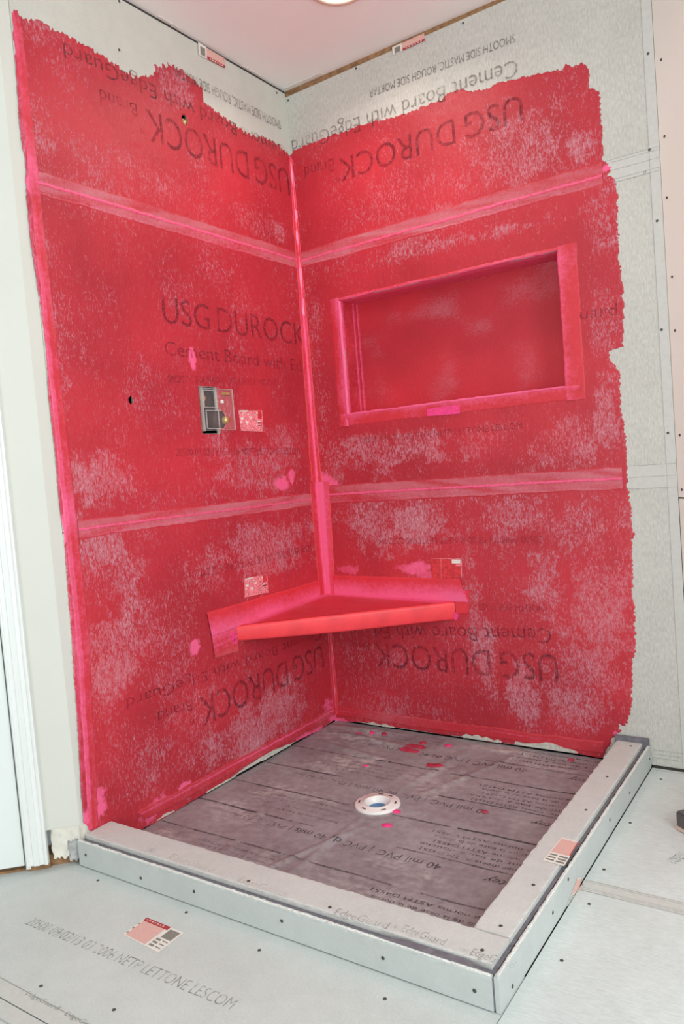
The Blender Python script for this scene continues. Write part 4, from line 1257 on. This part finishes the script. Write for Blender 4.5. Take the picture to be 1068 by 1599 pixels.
# ---------------------------------------------------------------- corner bench
bench = thing('corner_bench', 'triangular orange-red corner bench with thick front edge and pink fabric around it', 'bench', (0.15, -0.15, 0.5))
LB, RB = (0.0, -0.532), (0.555, 0.0)
def bench_mesh():
    n, m = 40, 10; top, bot = [], []
    bm = bmesh.new(); V = {}
    def zt(x, y): 
        s = x / 0.555 - y / 0.532
        return 0.516 - 0.016 * s
    # front edge curve points, slightly rounded lip
    prof = [(0.0, 'z0', 0), (0.0, 'z1', 0)]
    ps = []
    for i in range(n + 1):
        t = i / n; x = LB[0] + (RB[0] - LB[0]) * t; y = LB[1] + (RB[1] - LB[1]) * t
        ps.append((x, y))
    nrm = Vector((RB[1] - LB[1], -(RB[0] - LB[0]))).normalized()
    rings = []
    for i, (x, y) in enumerate(ps):
        t = i / n; wob = 0.0015 * float(vnoise(t, 0, 12, 401)); zb = 0.448 - 0.013 * math.sin(math.pi * min(1, t * 1.2)) * 0.3 - 0.014 * t
        z = zt(x, y) + wob * .5
        out = []
        for dd, zz in ((-0.010, z - 0.0005), (-0.003, z), (0.003, z - 0.003), (0.0045, z - 0.010), (0.0045 + wob, zb + 0.008), (0.002, zb + 0.002), (-0.006, zb)):
            out.append(bm.verts.new((x + nrm.x * dd, y + nrm.y * dd, zz)))
        rings.append(out)
    for a_, b_ in zip(rings, rings[1:]):
        for q in range(6): bm.faces.new([a_[q], b_[q], b_[q + 1], a_[q + 1]])
    me = bm_mesh('front_edge', bm, True)
    return me
def set_attr(me, th, pk, fr_):
    for k_, v in (('thin', th), ('pink', pk), ('fresh', fr_)):
        vals = [v(q.co) if callable(v) else v for q in me.vertices]
        me.attributes.new(k_, 'FLOAT', 'POINT').data.foreach_set('value', np.array(vals, dtype=np.float32))
fe = bench_mesh(); set_attr(fe, 0.0, lambda q: 0.25 * max(0, 1 - abs(q.x - 0.07) / 0.03) + 0.22 * (q.x > 0.5), 1.6)
FRESHM = plain('fresh_orange_red_paint', (0.86, 0.052, 0.068), 0.38, noise=0.12, scale=14, bump=0.15, spec=0.45)
child_world(obj('front_edge', fe, FRESHM, label='thick orange-red front edge'), bench)
# top: triangular field with pink along the walls
X, Y = grid(-0.002, 0.56, -0.54, 0.004, 0.005)
Fb = (1 - X / 0.545 + Y / 0.522) * 0.35
Zb = 0.516 - 0.016 * (X / 0.555 - Y / 0.532) + 0.0008 * vnoise(X, Y, 20, 410)
wallnear = np.minimum(X, -Y)
pinkb = np.clip(1.15 - wallnear / 0.05, 0, 1) ; thinb = 0.62 + 0.9 * vnoise(X, Y, 12, 411) - 0.5 * np.clip(1 - (1 - X / 0.545 + Y / 0.522) / 0.25, 0, 1)
vv = field_mesh('bench_top', X, Y, Fb, lambda x, y, h: (x, y, h), Zb, {'thin': thinb, 'pink': pinkb, 'fresh': 0.8 + 0 * X}, 'paint_flat', None, label='dull red top with pink along the walls')
for q in vv.data.vertices:
    if q.co.z < 0.1: q.co.z = 0.516 - 0.016 * (q.co.x / 0.555 - q.co.y / 0.532)
child_world(vv, bench)
child_world(prism('bench_body', [(0.0, 0.0), (0.0, -0.524), (0.547, 0.0)], 0.446, 0.498, M['redp'], label='dark red underside'), bench)
def coll(sd, d0, pk=0.8):
    def f(t, s): return 0.2 + 0.4 * _n1(s, 8, sd), min(1, max(0, pk * (1 - t * 1.15) + 0.5 * _n1(s, 9, sd + 1) * (1 - t) + 0.15)), 1.0, 1.0
    return f
child_world(membrane('fabric_collar', FL, [(0.045, 0.512), (0.655, 0.490), (0.668, 0.5735), (0.045, 0.5730)], coll(420, 0), None, h=0.0060, jag=0.0015, seed=420, label='orange-red fabric collar on the left wall'), bench)
child_world(membrane('fabric_collar', FL, [(0.535, 0.413), (0.650, 0.418), (0.655, 0.492), (0.532, 0.495)], lambda t, s: (0.95 - 1.2 * t, 0.25 * t + 0.5 * _n1(s + t, 20, 3) + 0.15, 0.6, 1.0), None, h=0.0055, jag=0.0015, seed=424, label='pale pink lower flap of the collar'), bench)
child_world(membrane('fabric_collar', FR, [(0.045, 0.508), (0.615, 0.498), (0.585, 0.582), (0.045, 0.588)], coll(430, 0, 0.95), None, h=0.0061, jag=0.0015, seed=430, label='hot pink fabric collar on the back wall'), bench)
child_world(membrane('fabric_collar', FR, [(0.562, 0.455), (0.612, 0.458), (0.622, 0.545), (0.562, 0.520)], lambda t, s: (0.1, 0.12, 1.0, 1.0), None, h=0.0048, jag=0.001, seed=434), bench)
for (u, z, r_, frm) in ((0.556, 0.470, 0.013, FL), (0.548, 0.452, 0.009, FL), (0.560, 0.448, 0.011, FR), (0.60, 0.535, 0.005, FR)):
    pts = [(u + r_ * math.cos(t) * random.uniform(.7, 1.1), z + r_ * math.sin(t) * random.uniform(.9, 1.5)) for t in np.linspace(0, 2 * math.pi, 13)[:-1]]
    child_world(prism('paint_dab', pts, 0.002, 0.0068, 'pinkp', fr=frm, label='hot pink dab of paint'), bench)

# ---------------------------------------------------------------- pan liner
pan = thing('shower_pan_liner', 'wrinkled grey-violet vinyl pan liner with rows of black print inside the curb', 'liner', (0.55, -0.55, 0))
CRE = [((0.545, -0.56), (0.545, -1.11), 0.0055, 0.010), ((0.44, -1.11), (0.60, -0.66), 0.006, 0.009), ((0.55, -0.50), (0.62, -0.05), 0.006, 0.018), ((0.62, -0.5), (0.80, -0.02), 0.005, 0.012),
       ((0.05, -0.10), (0.45, -0.16), 0.010, 0.020), ((0.1, -0.22), (0.42, -0.28), 0.006, 0.015), ((0.25, -0.30), (0.50, -0.50), 0.004, 0.02), ((0.3, -0.95), (0.36, -1.08), 0.006, 0.015),
       ((0.36, -0.93), (0.40, -1.02), 0.004, 0.01), ((0.02, -0.06), (0.30, -0.05), 0.012, 0.02), ((0.55, -0.06), (1.05, -0.035), 0.004, 0.015), ((0.62, -0.56), (0.95, -0.60), 0.003, 0.02)]
def hraw(x, y):
    if np.ndim(x) == 0:
        h = 0.0032 * vnoise(x, y, 6, 501) + 0.0016 * vnoise(x, y, 15, 502)
        for (ax, ay), (bx, by), amp, wd in CRE:
            dx, dy = bx - ax, by - ay; t = min(1, max(0, ((x - ax) * dx + (y - ay) * dy) / (dx * dx + dy * dy)))
            dd = math.hypot(x - ax - t * dx, y - ay - t * dy)
            if dd < 4 * wd: h += amp * 0.8 * math.exp(-(dd / wd) ** 2) * math.sin(math.pi * min(0.98, max(0.02, t))) ** 0.5
        rd = math.hypot(x - 0.543, y + 0.5763)
        return h * min(1, max(0, (rd - 0.062) / 0.05)) - 0.001 + 0.004 * min(1, max(0, rd - 0.07))
    x = np.asarray(x, float); y = np.asarray(y, float)
    h = 0.0032 * vnoise(x, y, 6, 501) + 0.0016 * vnoise(x, y, 15, 502)
    for (ax, ay), (bx, by), amp, wd in CRE:
        dx, dy = bx - ax, by - ay; t = np.clip(((x - ax) * dx + (y - ay) * dy) / (dx * dx + dy * dy), 0, 1)
        dd = np.hypot(x - ax - t * dx, y - ay - t * dy)
        h = h + amp * 0.8 * np.exp(-(dd / wd) ** 2) * np.sin(math.pi * np.clip(t, 0.02, 0.98)) ** 0.5
    rd = np.hypot(x - 0.543, y + 0.5763)
    return h * np.clip((rd - 0.062) / 0.05, 0, 1) - 0.001 + 0.004 * np.clip(rd - 0.07, 0, 1)
hl = lambda x, y: float(hraw(x, y))
X, Y = grid(0.0, 1.098, -1.112, -0.001, 0.007)
Fp = np.hypot(X - 0.543, Y + 0.5763) - 0.046
dust = blobs(X, Y, [(0.18, -0.14, 0.14, 0.07, 0.9), (0.30, -0.33, 0.10, 0.06, 0.9), (0.22, -0.42, 0.08, 0.04, 0.6), (0.70, -0.05, 0.12, 0.03, 0.7), (0.15, -0.80, 0.10, 0.05, 0.5), (0.2, -0.62, 0.08, 0.06, 0.5), (0.62, -0.36, 0.08, 0.10, 0.5), (0.45, -1.0, 0.05, 0.1, 0.4), (0.75, -0.98, 0.2, 0.05, 0.3), (0.8, -0.85, 0.1, 0.04, 0.35), (0.30, -0.62, 0.1, 0.03, 0.45), (0.1, -0.99, 0.06, 0.03, 0.6), (0.9, -0.12, 0.1, 0.03, 0.5)], 510, 0.9)
ln = field_mesh('liner_sheet', X, Y, Fp, lambda x, y, h: (x, y, h), hraw(X, Y), {'dust': dust + 0.08}, 'liner', None)
for q in ln.data.vertices:
    if math.hypot(q.co.x - 0.543, q.co.y + 0.5763) < 0.06: q.co.z = -0.001
child_world(ln, pan)
def ltext(s, x0, x1, y, cap, mat='linerink', bold=False, shear=0.0):
    """upside-down print: starts at the larger x and runs towards smaller x"""
    o = lettering(s, (x0, y, 0), (x1, y + random.uniform(-.002, .002), 0), (x0, y - cap, 0), (0, 0, 1), 0.0008, M[mat], None, hfun=hl, bold=bold, shear=shear)
    return child_world(o, pan)
def lbar(x0, x1, y, wdt=0.0085, mat='linerink'):
    n = max(3, int(abs(x1 - x0) / 0.008)); vs, fs = [], []
    for i in range(n + 1):
        x = x0 + (x1 - x0) * i / n; yy = y + 0.004 * float(vnoise(x, y, 8, 77)); ww = wdt * (0.75 + 0.5 * float(vnoise(x, y, 25, 78)) + .1)
        for k_ in (0, 0.5, 1):
            q = yy - ww / 2 + ww * k_; vs.append((x, q, hl(x, q) + 0.0008))
        if i:
            for k_ in (0, 1): a_ = (i - 1) * 3 + k_; fs.append((a_, a_ + 3, a_ + 4, a_ + 1))
    child_world(obj('printed_bar', mesh('printed_bar', vs, fs), mat), pan)
for y, segs in ((-0.116, ((0.03, 0.30), )), (-0.147, ((0.70, 1.09),)), (-0.288, ((0.005, 0.40), (0.41, 0.60), (0.64, 1.09))), (-0.450, ((0.0, 0.33), (0.68, 1.09))), (-0.612, ((0.0, 0.47), (0.60, 0.80), (0.82, 1.09))),
                (-0.772, ((0.0, 0.24), (0.27, 0.45), (0.72, 1.09))), (-0.934, ((0.0, 0.30), (0.32, 0.46), (0.47, 0.80), (0.88, 1.09)))):
    for a_, b_ in segs: lbar(a_, b_, y, 0.0075, 'linerink' if random.random() < .35 else 'linerfade')
for y, x0 in ((-0.801, 0.872), (-0.483, 0.864), (-0.167, 0.858)):
    ltext('40 mil PVC', x0, x0 - 0.185, y, 0.027)
    ltext('| PVC de 40 mils', x0 - 0.205, x0 - 0.46, y + 0.002, 0.026, 'linerink' if y != -0.483 else 'linerfade')
    ltext('| PVC de 40 mil', x0 - 0.475, x0 - 0.70, y + 0.004, 0.025, 'linerfade')
    ltext('Oatey', 1.090, 0.985, y - 0.004, 0.026, bold=True, shear=0.35)
BL = ['Shower Pan Liner meets ASTM D4551', 'Revêtement de bac à douche', 'conforme à la norme ASTM D4551', 'Revestimiento de la base de la ducha', 'conforme a la norma ASTM D4551']
for yb in (-0.642, -0.325, -0.003, -0.963):
    for k_, s in enumerate(BL[::-1]):
        y = yb - 0.0255 * k_
        if y < -1.10 or y > -0.018: continue
        ltext(s, 1.20 - 0.02 * (k_ % 2), 0.765 + 0.015 * (k_ % 3), y, 0.0135)
        if k_ < 4: ltext(s, 0.50, 0.20 + 0.02 * (k_ % 2), y, 0.0125, 'linerfade')
for o_ in [c_ for c_ in pan.children if c_.name.startswith('printed_lettering')]:
    mx = max((o_.matrix_world if 0 else Matrix()) @ v.co for v in o_.data.vertices) if 0 else None
# trim letters that would run under the curb strip
for o_ in list(pan.children):
    if o_.name.startswith('printed_'):
        bm = bmesh.new(); bm.from_mesh(o_.data)
        bmesh.ops.delete(bm, geom=[v for v in bm.verts if v.co.x > 1.097 or v.co.y < -1.109 or v.co.y > -0.004 or math.hypot(v.co.x - 0.543, v.co.y + 0.5763) < 0.069], context='VERTS')
        bm.to_mesh(o_.data); bm.free()
def drip(x, y, r_, kind, i):
    rs = random.Random(i); n = 16; st = 2.2 if (kind == 'red' and r_ > .02) else 1.25
    vs = [(x, y, hl(x, y) + 0.0042)]; pr = [r_ * rs.uniform(0.7, 1.1) for _ in range(n)]
    for ring, (k_, hh) in enumerate(((0.75, 0.0036), (1.0, 0.0004))):
        for j in range(n):
            a_ = 2 * math.pi * j / n; px, py = x + pr[j] * k_ * st * .7 * math.cos(a_), y + pr[j] * k_ * .75 * math.sin(a_); vs.append((px, py, hl(px, py) + hh))
    fs = [(0, 1 + j, 1 + (j + 1) % n) for j in range(n)] + [(1 + j, 1 + n + j, 1 + n + (j + 1) % n, 1 + (j + 1) % n) for j in range(n)]
    me = mesh('paint_drip', vs, fs); me.polygons.foreach_set('use_smooth', [True] * len(me.polygons))
    child_world(obj('paint_drip', me, 'pinkp' if kind == 'pink' else 'redp', label='hot pink paint drip' if kind == 'pink' else 'dried red paint blot'), pan)
for i, (x, y, r_, k_) in enumerate(DRIPS):
    if y > -0.02: y = -0.03
    drip(x, y, r_, k_, i)

# ---------------------------------------------------------------- drain
drain = thing('shower_drain', 'round white plastic drain flange with blue throat in the middle of the liner', 'drain', (0.543, -0.5763, 0))
dc = (0.0, 0.0, 0.0)
prof_d = [(0.036, -0.030), (0.036, 0.006), (0.038, 0.0095), (0.042, 0.0095), (0.044, 0.0075), (0.064, 0.0075), (0.0675, 0.0055), (0.0685, 0.0010), (0.0685, -0.0008)]
obj('flange', lathe(prof_d, 56, name='flange'), 'white_pvc', drain)
obj('throat', lathe([(0.0362, 0.006), (0.0345, 0.001), (0.026, -0.010), (0.022, -0.028)], 40, name='throat'), 'white_pvc', drain)
obj('blue_plug', lathe([(0.0275, -0.008), (0.018, -0.0075), (0.0001, -0.007)], 32, name='blue_plug'), 'blue', drain, label='blue primer stained plug')
for ang in (20, 75, 110, 200, 255, 320):
    t = math.radians(ang); bm = bmesh.new(); pts = []
    for k_ in range(7): tt = t + (k_ - 3) * 0.045; pts.append((0.0525 * math.cos(tt), 0.0525 * math.sin(tt)))
    for k_ in range(6, -1, -1): tt = t + (k_ - 3) * 0.045; pts.append((0.0575 * math.cos(tt), 0.0575 * math.sin(tt)))
    prism('flange_slot', pts, 0.0074, 0.0080, 'screw', drain)
pts = [(0.058 + 0.014 * math.cos(t) * 1.1, -0.046 + 0.009 * math.sin(t)) for t in np.linspace(0, 2 * math.pi, 15)[:-1]]

# ---------------------------------------------------------------- valve, pipes
vu, vz = 0.540, 1.226
valve = thing('shower_valve', 'brass shower valve behind a clear plastic guard in the opening of the left wall', 'valve', (0, -vu, vz))
obj('valve_body', lathe([(0.0001, -0.055), (0.030, -0.055), (0.034, -0.045), (0.034, -0.012), (0.026, -0.004), (0.012, -0.002), (0.0001, -0.002)], 28, (0, 0.030, -0.028), 'X', name='valve_body'), 'brown_rubber', valve, label='dark brown valve body')
obj('cartridge', lathe([(0.0001, 0.012), (0.010, 0.012), (0.012, 0.006), (0.015, -0.01), (0.015, -0.03)], 20, (0, 0.045, -0.032), 'X', name='cartridge'), 'brass', valve, label='brass cartridge stem')
obj('inlet_pipe', lathe([(0.010, -0.11), (0.010, -0.035), (0.017, -0.035), (0.017, -0.018), (0.010, -0.018), (0.010, 0.20)], 20, (-0.045, -0.034, 0.05), 'Z', name='inlet_pipe'), 'brass', valve)
obj('brass_nut', lathe([(0.0001, -0.012), (0.014, -0.012), (0.018, -0.02), (0.018, -0.04)], 6, (0, -0.040, 0.042), 'X', smooth=False, name='brass_nut'), 'brass', valve, label='brass nut')
obj('valve_block', lathe([(0.0001, -0.025), (0.022, -0.025), (0.026, -0.04), (0.026, -0.07)], 20, (0, -0.010, 0.038), 'X', name='valve_block'), 'brown_rubber', valve)
# guard: clear tray frame with two windows, slightly proud of the wall
def vbox(name, u0, u1, z0, z1, h0, h1, mat, **k):
    return box(name, (h0, vu - u1 if 0 else -(u1 - vu), z0 - vz), (h1, -(u0 - vu), z1 - vz), mat, valve, **k)
guard = vbox('guard_plate', 0.452, 0.601, 1.160, 1.298, 0.0040, 0.0052, 'clear', label='clear plastic guard plate')
for u0, u1, z0, z1 in ((0.536, 0.596, 1.234, 1.292), (0.530, 0.590, 1.165, 1.226)):
    w_ = 0.0022
    for q in ((u0, u1, z0, z0 + w_), (u0, u1, z1 - w_, z1), (u0, u0 + w_, z0, z1), (u1 - w_, u1, z0, z1)):
        vbox('guard_rib', *q, 0.0040, 0.0075, 'clear_edge')
for q in ((0.452, 0.601, 1.160, 1.1618), (0.452, 0.601, 1.2962, 1.298), (0.452, 0.4538, 1.160, 1.298), (0.598, 0.6025, 1.158, 1.300)):
    vbox('guard_rib', *q, -0.004, 0.0065, 'clear_edge')
vbox('brass_tab', 0.466, 0.505, 1.278, 1.288, 0.0034, 0.0062, 'brass', bev=0.001)
vbox('brass_tab', 0.500, 0.515, 1.250, 1.262, 0.0034, 0.0062, 'white_pvc', bev=0.001, label='white plastic screw seat')

arm = thing('shower_arm_fitting', 'pale brass pipe fitting in the small ragged hole near the top of the left wall', 'pipe', (0, -0.5614, 2.159))
obj('elbow', lathe([(0.006, -0.004), (0.010, -0.004), (0.0105, -0.010), (0.0105, -0.045), (0.006, -0.045), (0.006, -0.004)], 20, (0, 0.002, -0.004), 'X', name='elbow'), 'brass', arm)
obj('supply_pipe', lathe([(0.007, -0.4), (0.007, 0.0), (0.0001, 0.0)], 16, (-0.045, 0.002, -0.004), 'Z', name='supply_pipe'), 'brass', arm)
obj('pipe_mount', mesh('pipe_mount', [], []), 'brass') if 0 else None

# ---------------------------------------------------------------- ceiling light
lt = thing('recessed_light', 'round lit recessed ceiling light with cream trim above the shower', 'light', (0.516, -0.393, 2.445))
obj('trim_ring', lathe([(0.074, 0.0), (0.074, -0.006), (0.078, -0.009), (0.094, -0.005), (0.098, -0.0005), (0.098, 0.0)], 64, name='trim_ring'), 'trimring', lt)
obj('lens', lathe([(0.0001, -0.0035), (0.060, -0.0035), (0.0745, -0.0025)], 48, name='lens'), 'lamp', lt)
ld = bpy.data.lights.new('recessed_light_glow', 'AREA'); ld.shape = 'DISK'; ld.size = 0.14; ld.energy = 3.0; ld.spread = math.radians(150); ld.color = (1.0, 0.86, 0.74)
lo = bpy.data.objects.new('recessed_light_glow', ld); COL.objects.link(lo); lo.location = (0.516, -0.393, 2.435); lo.parent = None

# torn white tape bits along the ceiling line
def paper_bit(p, l, wd, ang, seed, lab):
    rs = random.Random(seed); c_, s_ = math.cos(ang), math.sin(ang); pts = []
    for i in range(9): a_ = -l / 2 + l * i / 8; pts.append((p[0] + a_ * c_ - (-wd * rs.uniform(.3, .6)) * s_, p[1] + a_ * s_ + (-wd * rs.uniform(.3, .6)) * c_))
    for i in range(9): a_ = l / 2 - l * i / 8; pts.append((p[0] + a_ * c_ - (wd * rs.uniform(.3, .6)) * s_, p[1] + a_ * s_ + (wd * rs.uniform(.3, .6)) * c_))
    prism('torn_paper_edge', pts, 2.4432, 2.4448, 'paper', ceiling, label=lab)
paper_bit((0.004, -0.60), 0.09, 0.014, math.pi / 2, 1, 'torn white paper edge above the left wall')
paper_bit((0.10, -0.012), 0.16, 0.022, 0.02, 2, 'torn white paper edge above the corner')
paper_bit((0.006, -0.20), 0.10, 0.006, math.pi / 2, 3, 'torn white paper edge near the corner')

# ---------------------------------------------------------------- dark block on the floor at the right
blk = thing('floor_block', 'dark grey plastic block with cream bottom edge standing on the floor at far right', 'block', (1.335, -0.383, 0))
blk.rotation_euler = (0, 0, math.radians(52))
bm = bmesh.new(); add_box(bm, (0.0, -0.105, 0.010), (0.22, 0.0, 0.050))
bmesh.ops.bevel(bm, geom=list(bm.edges), offset=0.004, segments=2, affect='EDGES'); obj('block_body', bm_mesh('block_body', bm), 'slate', blk)
bm = bmesh.new(); add_box(bm, (-0.002, -0.107, 0.0005), (0.222, 0.002, 0.011))
bmesh.ops.bevel(bm, geom=list(bm.edges), offset=0.003, segments=2, affect='EDGES'); obj('block_base', bm_mesh('block_base', bm), 'cream', blk, label='cream bottom layer')
